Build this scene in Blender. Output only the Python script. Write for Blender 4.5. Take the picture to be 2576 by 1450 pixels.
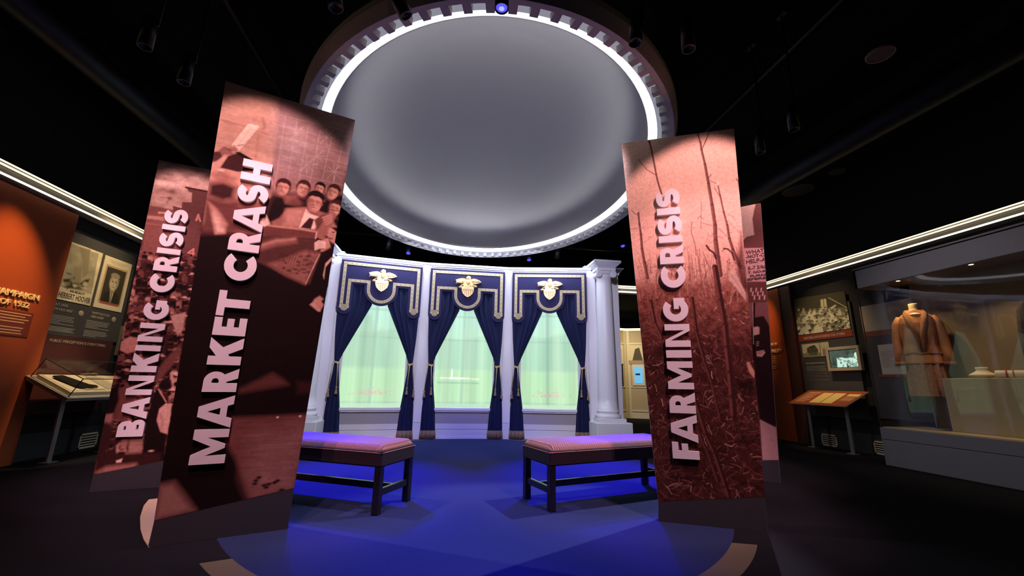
import bpy, math, random
import numpy as np
from math import sin, cos, pi, radians, sqrt, atan2
from mathutils import Matrix, Vector

# ------------------------------------------------------------------ scene reset, camera, world, exposure
for o in list(bpy.data.objects): bpy.data.objects.remove(o, do_unlink=True)
SC = bpy.context.scene
COL = SC.collection
random.seed(7); RNG = np.random.default_rng(11)

FPX, PITCH, YAW, ROLL, CAMH = 1040.0, 13.0, 8.4, 1.04, 1.05
def _cam():
    p, y, r = map(radians, (PITCH, YAW, ROLL))
    F = np.array([sin(y)*cos(p), cos(y)*cos(p), sin(p)]); R = np.array([cos(y), -sin(y), 0.0]); U = np.cross(R, F)
    return F, R*cos(r)+U*sin(r), U*cos(r)-R*sin(r)
CF, CR, CU = _cam(); CO = np.array([0, 0, CAMH])
cd = bpy.data.cameras.new('camera'); cam = bpy.data.objects.new('camera', cd); COL.objects.link(cam)
cd.sensor_fit = 'HORIZONTAL'; cd.sensor_width = 36.0; cd.lens = FPX/2576*36.0; cd.clip_start = 0.02; cd.clip_end = 60
m = Matrix.Identity(4)
for i in range(3):
    m[i][0] = CR[i]; m[i][1] = CU[i]; m[i][2] = -CF[i]; m[i][3] = CO[i]
cam.matrix_world = m
SC.camera = cam
SC.view_settings.view_transform = 'Standard'; SC.view_settings.look = 'None'
SC.view_settings.gamma = 1.0; SC.view_settings.exposure = 0.0; SC.view_settings.use_curve_mapping = False
w = bpy.data.worlds.new('world'); SC.world = w; w.use_nodes = True
w.node_tree.nodes['Background'].inputs[0].default_value = (0.9, 0.85, 0.8, 1)
w.node_tree.nodes['Background'].inputs[1].default_value = 0.0

def ray(px, py):
    d = CF*FPX + CR*(px-1288) + CU*(725-py); return d/np.linalg.norm(d)
def hit(px, py, P, N):            # point of a real plane seen at a place in the photograph
    d = ray(px, py); t = np.dot(np.asarray(P, float)-CO, N)/np.dot(d, N); return CO+t*d
def onfloor(px, py, z=0.0): return hit(px, py, (0, 0, z), np.array([0, 0, 1.0]))

# ------------------------------------------------------------------ lights
def aim(o, tgt):
    d = Vector(tgt)-o.location; o.rotation_euler = d.to_track_quat('-Z', 'Y').to_euler()
def spot(name, loc, tgt, power, color, angle, blend=0.3, radius=0.03):
    l = bpy.data.lights.new(name, 'SPOT'); l.energy = power; l.color = color; l.spot_size = radians(angle)
    l.spot_blend = blend; l.shadow_soft_size = radius
    o = bpy.data.objects.new(name, l); COL.objects.link(o); o.location = loc; aim(o, tgt); return o
def area(name, loc, tgt, power, color, sx, sy):
    l = bpy.data.lights.new(name, 'AREA'); l.energy = power; l.color = color; l.shape = 'RECTANGLE'; l.size = sx; l.size_y = sy
    o = bpy.data.objects.new(name, l); COL.objects.link(o); o.location = loc; aim(o, tgt); return o
PINK = (1.0, 0.50, 0.60); WARM = (1.0, 0.72, 0.40); BLUE = (0.03, 0.01, 1.0); COOL = (0.78, 0.82, 1.0); ORNG = (1.0, 0.62, 0.35)
# red-pink spots on the four tall banners
for far, near, top, low, k in (((-1.10, .80, 4.3), (-1.45, 1.90, 4.25), (-1.42, 3.37, 2.15), (-1.46, 3.36, 1.25), 1.0), ((2.30, .80, 4.3), (2.12, 1.85, 4.25), (2.05, 3.26, 2.15), (2.08, 3.25, 1.25), 1.0),
                               ((-3.10, 2.30, 4.3), (-3.0, 3.35, 4.25), (-2.80, 4.80, 2.15), (-2.84, 4.80, 1.25), .85), ((3.80, 2.60, 4.3), (3.9, 3.6, 4.25), (3.52, 4.79, 2.1), (3.50, 4.80, 1.25), .6)):
    spot('banner_spot', far, low, 400*k, PINK, 42, 0.5, 0.04)
    spot('banner_spot', near, top, 270*k, (1.0, .58, .62), 46, 0.35, 0.03)
# blue floor wash: one from the near truss, the rest added around the dome without housings
spot('blue_truss_or_added_spot', (0.22, 2.16, 3.40), (0.28, 2.75, 0), 620, BLUE, 50, 1.0, 0.02)
spot('blue_truss_or_added_spot', (-2.3, 8.0, 4.45), (-1.05, 5.0, 0), 5200, BLUE, 32, 0.9, 0.02)
spot('blue_truss_or_added_spot', (2.95, 8.0, 4.45), (1.75, 5.0, 0), 5200, BLUE, 32, 0.9, 0.02)
spot('blue_truss_or_added_spot', (-2.9, 4.4, 4.45), (.0, 7.4, 0), 600, BLUE, 34, 1.0, 0.02)
spot('blue_truss_or_added_spot', (3.6, 4.4, 4.45), (.9, 7.4, 0), 600, BLUE, 34, 1.0, 0.02)
spot('blue_truss_or_added_spot', (2.95, 7.2, 4.45), (1.25, 3.1, 0), 1000, BLUE, 24, 0.8, 0.02)
spot('blue_truss_or_added_spot', (-2.3, 7.2, 4.45), (-.6, 3.1, 0), 1000, BLUE, 24, 0.8, 0.02)
# white spots over the oval floor
spot('white_spot', (-3.15, 4.80, 4.45), (0.35, 3.0, 0), 420, (0.86, 0.80, 1.0), 38, 0.4, 0.02)
spot('white_spot', (3.75, 4.80, 4.45), (0.65, 3.1, 0), 900, (0.92, 0.82, 1.0), 38, 0.4, 0.02)
# lilac wash on the window bay and warm pin spots on the eagles
LIL = (0.80, 0.76, 1.0)
spot('bay_spot', (-.15, 2.55, 3.50), (-1.6, 8.2, 1.7), 720, LIL, 50, 0.7, 0.10)
spot('bay_spot', (.80, 2.55, 3.50), (2.4, 8.2, 1.7), 760, LIL, 50, 0.7, 0.10)
for x, y in ((-1.385, 8.2), (.31, 8.36), (2.005, 8.2)):
    area('bay_cornice_light', (x, y-.32, 3.66), (x, y, 3.1), 26, (0.72, 0.80, 1.0), 1.45, .04)
    spot('eagle_spot', (x, y-1.5, 3.70), (x, y, 3.02), 24, (1.0, .74, .42), 22, 1.0, .02)
# orange fins, posters, cases
spot('fin_spot', (-3.9, 4.6, 4.4), (-5.05, 5.45, 2.25), 640, (1.0, .55, .22), 21, 1.0, 0.03)
spot('fin_spot', (5.9, 7.9, 4.4), (7.0, 8.25, 2.3), 260, (1.0, .50, .2), 22, 1.0, 0.03)
spot('poster_spot', (-3.8, 6.5, 4.3), (-5.2, 6.8, 2.3), 250, WARM, 44, 1.0, 0.03)
spot('poster_spot', (5.6, 6.6, 4.3), (7.1, 6.8, 2.0), 190, WARM, 44, 1.0, 0.03)
spot('table_spot', (-3.7, 6.2, 4.3), (-4.8, 6.5, 0.9), 420, WARM, 24, 0.6, 0.03)
spot('easel_spot', (5.6, 6.2, 4.3), (6.75, 6.75, 0.9), 170, WARM, 24, 0.6, 0.03)
spot('case_fill', (3.4, 4.6, 4.4), (6.3, 4.2, 1.6), 120, (1, .90, .92), 60, 1.0, 0.15)  # added ambient fill for the outside of the case, no fixture
spot('gallery_fill', (5.2, 11.6, 3.4), (5.9, 13.4, 1.4), 260, (1.0, .80, .48), 90, 1.0, 0.1)  # added fill that brightens the far gallery wall
spot('inlay_fill', (-3.4, 2.6, 4.3), (-2.35, 4.05, 0), 34, (1.0, .55, .38), 12, 0.8, 0.03)  # added lamp imitating spill light on the floor inlay

# ------------------------------------------------------------------ materials
MATS = {}
def lin(r, g, b):
    f = lambda c: (c/255/12.92) if c/255 <= 0.04045 else ((c/255+0.055)/1.055)**2.4
    return (f(r), f(g), f(b))
def pm(name, c, rough=0.5, metal=0.0, var=0.12, scale=18.0, bump=0.0, spec=0.5, bscale=None):
    if name in MATS: return MATS[name]
    mt = bpy.data.materials.new(name); mt.use_nodes = True; nt = mt.node_tree; b = nt.nodes['Principled BSDF']
    tc = nt.nodes.new('ShaderNodeTexCoord'); nz = nt.nodes.new('ShaderNodeTexNoise'); nz.inputs['Scale'].default_value = scale
    nz.inputs['Detail'].default_value = 4
    nt.links.new(tc.outputs['Object'], nz.inputs['Vector'])
    mx = nt.nodes.new('ShaderNodeMix'); mx.data_type = 'RGBA'
    mx.inputs['A'].default_value = tuple(x*(1-var) for x in c)+(1,); mx.inputs['B'].default_value = tuple(min(1, x*(1+var)) for x in c)+(1,)
    nt.links.new(nz.outputs['Fac'], mx.inputs['Factor']); nt.links.new(mx.outputs['Result'], b.inputs['Base Color'])
    b.inputs['Roughness'].default_value = rough; b.inputs['Metallic'].default_value = metal
    b.inputs['Specular IOR Level'].default_value = spec
    if bump:
        n2 = nt.nodes.new('ShaderNodeTexNoise'); n2.inputs['Scale'].default_value = bscale or scale*6
        nt.links.new(tc.outputs['Object'], n2.inputs['Vector'])
        bp = nt.nodes.new('ShaderNodeBump'); bp.inputs['Strength'].default_value = bump; bp.inputs['Distance'].default_value = 0.01
        nt.links.new(n2.outputs['Fac'], bp.inputs['Height']); nt.links.new(bp.outputs['Normal'], b.inputs['Normal'])
    MATS[name] = mt; return mt
def em(name, c, s):
    if name in MATS: return MATS[name]
    mt = bpy.data.materials.new(name); mt.use_nodes = True; nt = mt.node_tree; b = nt.nodes['Principled BSDF']
    b.inputs['Base Color'].default_value = tuple(x*0.5 for x in c)+(1,)
    b.inputs['Emission Color'].default_value = c+(1,); b.inputs['Emission Strength'].default_value = s
    MATS[name] = mt; return mt
def colmat(name, rough=0.45, emit=0.0, spec=0.4):
    if name in MATS: return MATS[name]
    mt = bpy.data.materials.new(name); mt.use_nodes = True; nt = mt.node_tree; b = nt.nodes['Principled BSDF']
    a = nt.nodes.new('ShaderNodeAttribute'); a.attribute_name = 'Col'
    if emit:
        b.inputs['Base Color'].default_value = (0.03, 0.03, 0.03, 1)
        nt.links.new(a.outputs['Color'], b.inputs['Emission Color']); b.inputs['Emission Strength'].default_value = emit
    else: nt.links.new(a.outputs['Color'], b.inputs['Base Color'])
    b.inputs['Roughness'].default_value = rough; b.inputs['Specular IOR Level'].default_value = spec
    MATS[name] = mt; return mt
def glass(name, tint=(1, 1, 1), f=0.06):
    if name in MATS: return MATS[name]
    mt = bpy.data.materials.new(name); mt.use_nodes = True; nt = mt.node_tree; nt.nodes.remove(nt.nodes['Principled BSDF'])
    out = nt.nodes['Material Output']; t = nt.nodes.new('ShaderNodeBsdfTransparent'); t.inputs[0].default_value = tint+(1,)
    g = nt.nodes.new('ShaderNodeBsdfGlossy'); g.inputs['Roughness'].default_value = 0.02
    lw = nt.nodes.new('ShaderNodeLayerWeight'); lw.inputs['Blend'].default_value = 0.5; mx = nt.nodes.new('ShaderNodeMixShader')
    pw = nt.nodes.new('ShaderNodeMath'); pw.operation = 'POWER'; pw.inputs[1].default_value = 4.5; nt.links.new(lw.outputs['Facing'], pw.inputs[0])
    ma = nt.nodes.new('ShaderNodeMath'); ma.operation = 'MULTIPLY_ADD'; ma.inputs[1].default_value = .6; ma.inputs[2].default_value = f*.35; nt.links.new(pw.outputs[0], ma.inputs[0])
    nt.links.new(ma.outputs[0], mx.inputs[0]); nt.links.new(t.outputs[0], mx.inputs[1]); nt.links.new(g.outputs[0], mx.inputs[2])
    nt.links.new(mx.outputs[0], out.inputs[0]); MATS[name] = mt; return mt

def white(): return pm('white_paint', (0.74, 0.73, 0.74), 0.5, var=0.03, bump=0.05)
BLACK = pm('black_metal', (0.018, 0.018, 0.02), 0.32, 0.2, 0.2)
CEILM = pm('black_ceiling', (0.008, 0.007, 0.007), 0.9, 0, 0.5, 3.0, bump=0.4, spec=0.1)
GREYM = pm('grey_board', (0.20, 0.19, 0.19), 0.6, var=0.08)
DARKW = pm('dark_wall_paint', (0.022, 0.020, 0.021), 0.75, var=0.2, spec=0.2)
STEEL = pm('satin_grey_metal', (0.30, 0.29, 0.28), 0.42, 0.3, 0.08)
GOLDP = pm('gold_print', (0.55, 0.42, 0.22), 0.5, 0.1, 0.1)
CREAM = pm('cream_paper', (0.72, 0.62, 0.42), 0.7, var=0.08)
WOODK = pm('black_lacquered_wood', (0.012, 0.010, 0.010), 0.22, 0, 0.3, 12)
LETT = pm('pale_letter_acrylic', (0.80, 0.75, 0.76), 0.45, var=0.02)
GILT = pm('gilded_metal', (0.85, 0.60, 0.30), 0.38, 0.35, 0.08, 60)

# ------------------------------------------------------------------ mesh builder
class MB:
    def __init__(s): s.v = []; s.f = []; s.mi = []; s.cur = 0; s.sm = []
    def add(s, vs, fs, smooth=False):
        n = len(s.v); s.v += [tuple(map(float, p)) for p in vs]
        for f in fs: s.f.append(tuple(n+i for i in f)); s.mi.append(s.cur); s.sm.append(smooth)
        return s
    def box(s, x0, x1, y0, y1, z0, z1, M=None, ch=0.0):
        if ch:
            c = ch; P = []
            cx, cy, cz = (x0+x1)/2, (y0+y1)/2, (z0+z1)/2; hx, hy, hz = abs(x1-x0)/2, abs(y1-y0)/2, abs(z1-z0)/2
            c = min(c, hx*.9, hy*.9, hz*.9)
            ring = [(-hx+c, -hy), (hx-c, -hy), (hx, -hy+c), (hx, hy-c), (hx-c, hy), (-hx+c, hy), (-hx, hy-c), (-hx, -hy+c)]
            ins = [(-hx+c, -hy+c), (hx-c, -hy+c), (hx-c, -hy+c), (hx-c, hy-c), (hx-c, hy-c), (-hx+c, hy-c), (-hx+c, hy-c), (-hx+c, -hy+c)]
            vs = []
            for (r, z) in ((ins, -hz), (ring, -hz+c), (ring, hz-c), (ins, hz)): vs += [(cx+a, cy+b, cz+z) for a, b in r]
            fs = [tuple(reversed(range(8)))]
            for k in range(3):
                for i in range(8): j = (i+1) % 8; fs.append((k*8+i, k*8+j, (k+1)*8+j, (k+1)*8+i))
            fs.append(tuple(range(24, 32)))
        else:
            vs = [(x, y, z) for z in (z0, z1) for y in (y0, y1) for x in (x0, x1)]
            fs = [(0, 2, 3, 1), (4, 5, 7, 6), (0, 1, 5, 4), (2, 6, 7, 3), (0, 4, 6, 2), (1, 3, 7, 5)]
        if M is not None: vs = [tuple(M @ Vector(p)) for p in vs]
        return s.add(vs, fs)
    def prism(s, pts, a, b, axis='y', holes=None):       # polygon (2D, any winding) extruded between a and b along an axis
        def m3(p, t):
            return {'y': (p[0], t, p[1]), 'z': (p[0], p[1], t), 'x': (t, p[0], p[1])}[axis]
        n = len(pts); ar = sum(pts[i][0]*pts[(i+1) % n][1]-pts[(i+1) % n][0]*pts[i][1] for i in range(n))
        if ar < 0: pts = list(reversed(pts))
        from mathutils.geometry import tessellate_polygon
        tri = tessellate_polygon([[Vector((p[0], p[1], 0)) for p in pts]])
        vs = [m3(p, a) for p in pts]+[m3(p, b) for p in pts]
        fs = [tuple(t) for t in tri]+[tuple(n+i for i in reversed(t)) for t in tri]
        fs += [(i, i+n, (i+1) % n+n, (i+1) % n) for i in range(n)]
        return s.add(vs, fs)
    def lathe(s, prof, cx=0, cy=0, n=32, rx=1.0, ry=1.0, smooth=True, a0=0, a1=2*pi, M=None):
        full = abs(a1-a0-2*pi) < 1e-6; k = n if full else n+1
        vs = []
        for r, z in prof:
            for i in range(k):
                a = a0+(a1-a0)*i/n; p = (cx+r*rx*cos(a), cy+r*ry*sin(a), z)
                vs.append(tuple(M @ Vector(p)) if M is not None else p)
        fs = []
        for j in range(len(prof)-1):
            for i in range(n):
                i2 = (i+1) % k; fs.append((j*k+i, j*k+i2, (j+1)*k+i2, (j+1)*k+i))
        return s.add(vs, fs, smooth)
    def tube(s, path, r, n=10, caps=True, smooth=True):
        P = [Vector(p) for p in path]; rr = r if isinstance(r, (list, tuple)) else [r]*len(P); vs = []
        up = Vector((0, 0, 1)); t0 = (P[1]-P[0]).normalized()
        if abs(t0.dot(up)) > .95: up = Vector((0, 1, 0))
        for i, p in enumerate(P):
            t = (P[min(i+1, len(P)-1)]-P[max(i-1, 0)]).normalized(); a = t.cross(up).normalized(); b = a.cross(t); up = b
            for k in range(n):
                q = 2*pi*k/n; vs.append(tuple(p+(a*cos(q)+b*sin(q))*rr[i]))
        fs = []
        for i in range(len(P)-1):
            for k in range(n): k2 = (k+1) % n; fs.append((i*n+k, i*n+k2, (i+1)*n+k2, (i+1)*n+k))
        if caps: fs += [tuple(reversed(range(n))), tuple((len(P)-1)*n+k for k in range(n))]
        return s.add(vs, fs, smooth)
    def grid(s, fn, nu, nv, smooth=True):
        vs = [fn(i/nu, j/nv) for j in range(nv+1) for i in range(nu+1)]
        fs = [(j*(nu+1)+i, j*(nu+1)+i+1, (j+1)*(nu+1)+i+1, (j+1)*(nu+1)+i) for j in range(nv) for i in range(nu)]
        return s.add(vs, fs, smooth)
    def build(s, name, mats, parent=None, loc=None, rot=None, fixn=True):
        me = bpy.data.meshes.new(name); me.from_pydata(s.v, [], s.f)
        for mt in (mats if isinstance(mats, (list, tuple)) else [mats]): me.materials.append(mt)
        me.polygons.foreach_set('material_index', s.mi); me.polygons.foreach_set('use_smooth', s.sm); me.update()
        if fixn:
            import bmesh
            bm = bmesh.new(); bm.from_mesh(me); bmesh.ops.recalc_face_normals(bm, faces=bm.faces); bm.to_mesh(me); bm.free()
        o = bpy.data.objects.new(name, me); COL.objects.link(o)
        if parent: o.parent = parent
        if loc: o.location = loc
        if rot: o.rotation_euler = rot
        return o
def tag(o, label=None, cat=None, group=None, kind=None):
    if label: o['label'] = label
    if cat: o['category'] = cat
    if group: o['group'] = group
    if kind: o['kind'] = kind
    return o
def thing(name, label, cat, loc=(0, 0, 0), rz=0.0, group=None):
    o = bpy.data.objects.new(name, None); COL.objects.link(o); o.empty_display_size = 0.1
    o.location = loc; o.rotation_euler = (0, 0, rz); return tag(o, label, cat, group)
def struct(o): o['kind'] = 'structure'; return o
def copy_tree(o, parent=None, loc=None, rz=None):
    c = o.copy(); COL.objects.link(c)
    if parent is not None: c.parent = parent
    if loc is not None: c.location = loc
    if rz is not None: c.rotation_euler = (0, 0, rz)
    for ch in [x for x in bpy.data.objects if x.parent == o]: copy_tree(ch, c)
    return c
def text(name, s, size, mat, parent, M, extrude=0.002, bold=0.0, align='LEFT', width=None):
    cu = bpy.data.curves.new(name, 'FONT'); cu.body = s; cu.size = size; cu.extrude = extrude; cu.offset = bold; cu.align_x = align
    cu.resolution_u = 2; cu.space_line = 1.0
    t = bpy.data.objects.new(name+'_c', cu); COL.objects.link(t); bpy.context.view_layer.update()
    me = bpy.data.meshes.new_from_object(t.evaluated_get(bpy.context.evaluated_depsgraph_get()))
    bpy.data.objects.remove(t, do_unlink=True); bpy.data.curves.remove(cu)
    if width and len(me.vertices):
        xs = [v.co.x for v in me.vertices]; k = width/(max(xs)-min(xs)); x0 = min(xs) if align == 'LEFT' else 0
        for v in me.vertices: v.co.x = (v.co.x-x0)*k
    me.transform(M); me.materials.clear(); me.materials.append(mat)
    o = bpy.data.objects.new(name, me); COL.objects.link(o); o.parent = parent; return o
def axes(o, X, Y):       # matrix from an origin, text direction X and text up Y
    X = Vector(X).normalized(); Y = Vector(Y).normalized(); Z = X.cross(Y); m = Matrix.Identity(4)
    for i in range(3): m[i][0] = X[i]; m[i][1] = Y[i]; m[i][2] = Z[i]; m[i][3] = o[i]
    return m

# ------------------------------------------------------------------ painter: prints on flat panels, colour per point of a fine grid
class Canvas:
    """corner quad (bl, br, tr, tl) in panel metres; mp maps photo px to panel metres for tracing the print"""
    def __init__(s, quad, nx, nz, base, mp=None):
        q = np.array(quad, float); a = np.linspace(0, 1, nx)[None, :, None]; b = np.linspace(0, 1, nz)[:, None, None]
        s.P = (q[0]*(1-a)+q[1]*a)*(1-b)+(q[3]*(1-a)+q[2]*a)*b; s.nx, s.nz = nx, nz
        s.X = s.P[..., 0]; s.Z = s.P[..., 1]; s.C = np.ones((nz, nx, 3))*np.array(base); s.mp = mp; s.o = (0, 0); s.sc = 1
    def crop(s, o, sc): s.o = o; s.sc = sc; return s
    def m(s, p):
        if s.mp is None: return p
        return s.mp(s.o[0]+p[0]/s.sc, s.o[1]+p[1]/s.sc)
    def _win(s, P, pad):
        x0, x1 = P[:, 0].min()-pad, P[:, 0].max()+pad; z0, z1 = P[:, 1].min()-pad, P[:, 1].max()+pad
        M = (s.X >= x0) & (s.X <= x1) & (s.Z >= z0) & (s.Z <= z1); r = np.where(M.any(1))[0]; c = np.where(M.any(0))[0]
        if len(r) == 0 or len(c) == 0: return None
        return slice(r[0], r[-1]+1), slice(c[0], c[-1]+1)
    def _mix(s, w, A, col): s.C[w] = s.C[w]*(1-A[..., None])+np.array(col)*A[..., None]
    def poly(s, pts, col, soft=0.006, al=1.0, raw=False):
        P = np.array([p if raw else s.m(p) for p in pts]); w = s._win(P, soft*2)
        if w is None: return s
        X, Z = s.X[w], s.Z[w]; ins = np.zeros(X.shape, bool); D = np.full(X.shape, 1e9); n = len(P)
        for i in range(n):
            x1, z1 = P[i]; x2, z2 = P[(i+1) % n]
            if z1 != z2:
                c = ((Z < z1) != (Z < z2)) & (X < (x2-x1)*(Z-z1)/(z2-z1)+x1); ins ^= c
            L = (x2-x1)**2+(z2-z1)**2+1e-12; t = np.clip(((X-x1)*(x2-x1)+(Z-z1)*(z2-z1))/L, 0, 1)
            D = np.minimum(D, (X-x1-t*(x2-x1))**2+(Z-z1-t*(z2-z1))**2)
        D = np.sqrt(D)*np.where(ins, 1, -1); A = np.clip(D/soft*0.5+0.5, 0, 1)*al; s._mix(w, A, col); return s
    def line(s, pts, wd, col, soft=0.003, al=1.0, raw=False):
        P = np.array([p if raw else s.m(p) for p in pts]); w = s._win(P, wd+soft*2)
        if w is None: return s
        X, Z = s.X[w], s.Z[w]; D = np.full(X.shape, 1e9)
        for i in range(len(P)-1):
            x1, z1 = P[i]; x2, z2 = P[i+1]; L = (x2-x1)**2+(z2-z1)**2+1e-12
            t = np.clip(((X-x1)*(x2-x1)+(Z-z1)*(z2-z1))/L, 0, 1); D = np.minimum(D, (X-x1-t*(x2-x1))**2+(Z-z1-t*(z2-z1))**2)
        D = wd/2-np.sqrt(D); s._mix(w, np.clip(D/soft*0.5+0.5, 0, 1)*al, col); return s
    def ell(s, c, rx, rz, col, soft=0.006, ang=0.0, al=1.0, raw=False, metres=False):
        C = np.array(c if raw else s.m(c)); 
        if not raw and not metres:
            e = np.array(s.m((c[0]+10, c[1]))); k = np.linalg.norm(e-C)/10; rx, rz = rx*k, rz*k
        r = max(rx, rz); w = s._win(np.array([C-r, C+r]), soft*2)
        if w is None: return s
        X, Z = s.X[w]-C[0], s.Z[w]-C[1]; ca, sa = cos(radians(ang)), sin(radians(ang))
        U = (X*ca+Z*sa)/rx; V = (-X*sa+Z*ca)/rz; R = np.sqrt(U*U+V*V); D = (1-R)*min(rx, rz)
        s._mix(w, np.clip(D/soft*0.5+0.5, 0, 1)*al, col); return s
    def noise(s, scale, amp, seed=0, sx=1.0, sz=1.0):
        r = np.random.default_rng(seed); G = r.random((64, 64))
        def vn(x, z):
            xi = np.floor(x).astype(int); zi = np.floor(z).astype(int); fx = x-xi; fz = z-zi; fx = fx*fx*(3-2*fx); fz = fz*fz*(3-2*fz)
            g = lambda a, b: G[a % 64, b % 64]
            return (g(xi, zi)*(1-fx)+g(xi+1, zi)*fx)*(1-fz)+(g(xi, zi+1)*(1-fx)+g(xi+1, zi+1)*fx)*fz
        N = sum(vn((s.X+3)*scale*sx*2**k, (s.Z+5)*scale*sz*2**k)/2**k for k in range(3))/1.75
        return (N-0.5)*2*amp
    def mul(s, N): s.C = np.clip(s.C*(1+N[..., None]), 0, 1); return s
    def head(s, c, r, skin, hair, ang=0.0, look=0.0, shade=None):
        """a printed head: hair, face, eye sockets, nose, mouth, neck shadow; r in crop px"""
        C = np.array(s.m(c)); e = np.array(s.m((c[0]+10, c[1]))); k = np.linalg.norm(e-C)/10*r; a = radians(ang)
        def q(x, y): return (C[0]+(x*cos(a)-y*sin(a))*k, C[1]+(x*sin(a)+y*cos(a))*k)
        dk = tuple(x*0.34 for x in skin); md = tuple(x*0.52 for x in skin); hl = tuple(min(1, x*1.35) for x in skin); sd = -1 if look <= 0 else 1
        E = lambda x, y, rx, ry, col, sf=.004, al=1.0, da=0: s.ell(q(x, y), rx*k, ry*k, col, sf, ang+da, al, raw=True)
        E(0, .22, .86, 1.02, hair, .004); s.poly([q(-.60, .35), q(-.64, -.2), q(-.5, -.75), q(-.2, -1.12), q(.18, -1.14), q(.5, -.75), q(.62, -.2), q(.60, .35), q(.35, .62), q(-.3, .66)], skin, .005, raw=True)
        s.poly([q(sd*.62, .4), q(sd*.66, -.2), q(sd*.5, -.8), q(sd*.15, -1.14), q(sd*.18, -.5), q(sd*.34, .1)], md, .018, .85, raw=True)
        E(-sd*.12, .38, .34, .14, hl, .02, .7); E(-sd*.3, -.30, .16, .16, hl, .02, .6); E(-sd*.64, -.05, .09, .18, md); E(sd*.64, -.05, .09, .18, dk)
        cx = look*.16; E(cx-.27, .05, .17, .08, md, .010, .8); E(cx+.27, .05, .17, .08, md, .010, .8); E(cx-.27, .01, .10, .030, dk, .003); E(cx+.27, .01, .10, .030, dk, .003)
        s.line([q(cx-.46, .17), q(cx-.28, .22), q(cx-.10, .16)], .035*k, tuple(x*1.6 for x in hair), .003, .8, raw=True); s.line([q(cx+.10, .16), q(cx+.28, .22), q(cx+.46, .17)], .035*k, tuple(x*1.6 for x in hair), .003, .8, raw=True)
        s.line([q(cx+sd*.05, .12), q(cx+sd*.11, -.28), q(cx-.02, -.34)], .05*k, md, .006, raw=True); E(cx-sd*.04, -.12, .05, .18, hl, .004, .8); E(cx+sd*.04, -.37, .12, .04, dk, .004, .9)
        E(cx, -.60, .20, .045, dk, .003); E(cx, -.70, .13, .035, hl, .004, .5); E(cx, -1.0, .3, .08, hl, .01, .3); E(0, -1.22, .45, .14, dk, .012, .8)
        s.poly([q(-.66, .2), q(-.70, .6), q(-.45, 1.0), q(0, 1.14), q(.5, 1.0), q(.74, .6), q(.66, .2), q(.56, .46), q(.2, .66), q(-.1, .58), q(-.42, .62), q(-.56, .44)], hair, .005, raw=True)
        for i in range(5): s.line([q(-.35+i*.15, .66+.02*i), q(-.2+i*.17, .92-.01*i)], .035*k, tuple(x*2.4 for x in hair), .004, .5, raw=True)
        return s
    def build(s, name, mat, parent, to3d, normal_flip=False):
        me = bpy.data.meshes.new(name); nx, nz = s.nx, s.nz; n = nx*nz
        V = to3d(s.X.ravel(), s.Z.ravel()); V = np.stack(np.broadcast_arrays(*V), 1).astype('f4')
        i = (np.arange(nz-1)[:, None]*nx+np.arange(nx-1)[None, :]).ravel()
        F = np.stack([i, i+1, i+nx+1, i+nx], 1)
        if normal_flip: F = F[:, ::-1]
        me.vertices.add(n); me.vertices.foreach_set('co', V.ravel()); me.loops.add(F.size); me.loops.foreach_set('vertex_index', F.ravel().astype('i4'))
        me.polygons.add(len(F)); me.polygons.foreach_set('loop_start', np.arange(0, F.size, 4, dtype='i4'))
        me.update(calc_edges=True); me.validate()
        ca = me.color_attributes.new('Col', 'FLOAT_COLOR', 'POINT')
        C = np.concatenate([s.C.reshape(-1, 3), np.ones((n, 1))], 1).astype('f4'); ca.data.foreach_set('color', C.ravel())
        me.materials.append(mat); o = bpy.data.objects.new(name, me); COL.objects.link(o); o.parent = parent; return o
PRINTM = colmat('sepia_print', 0.8, spec=0.12)

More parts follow.
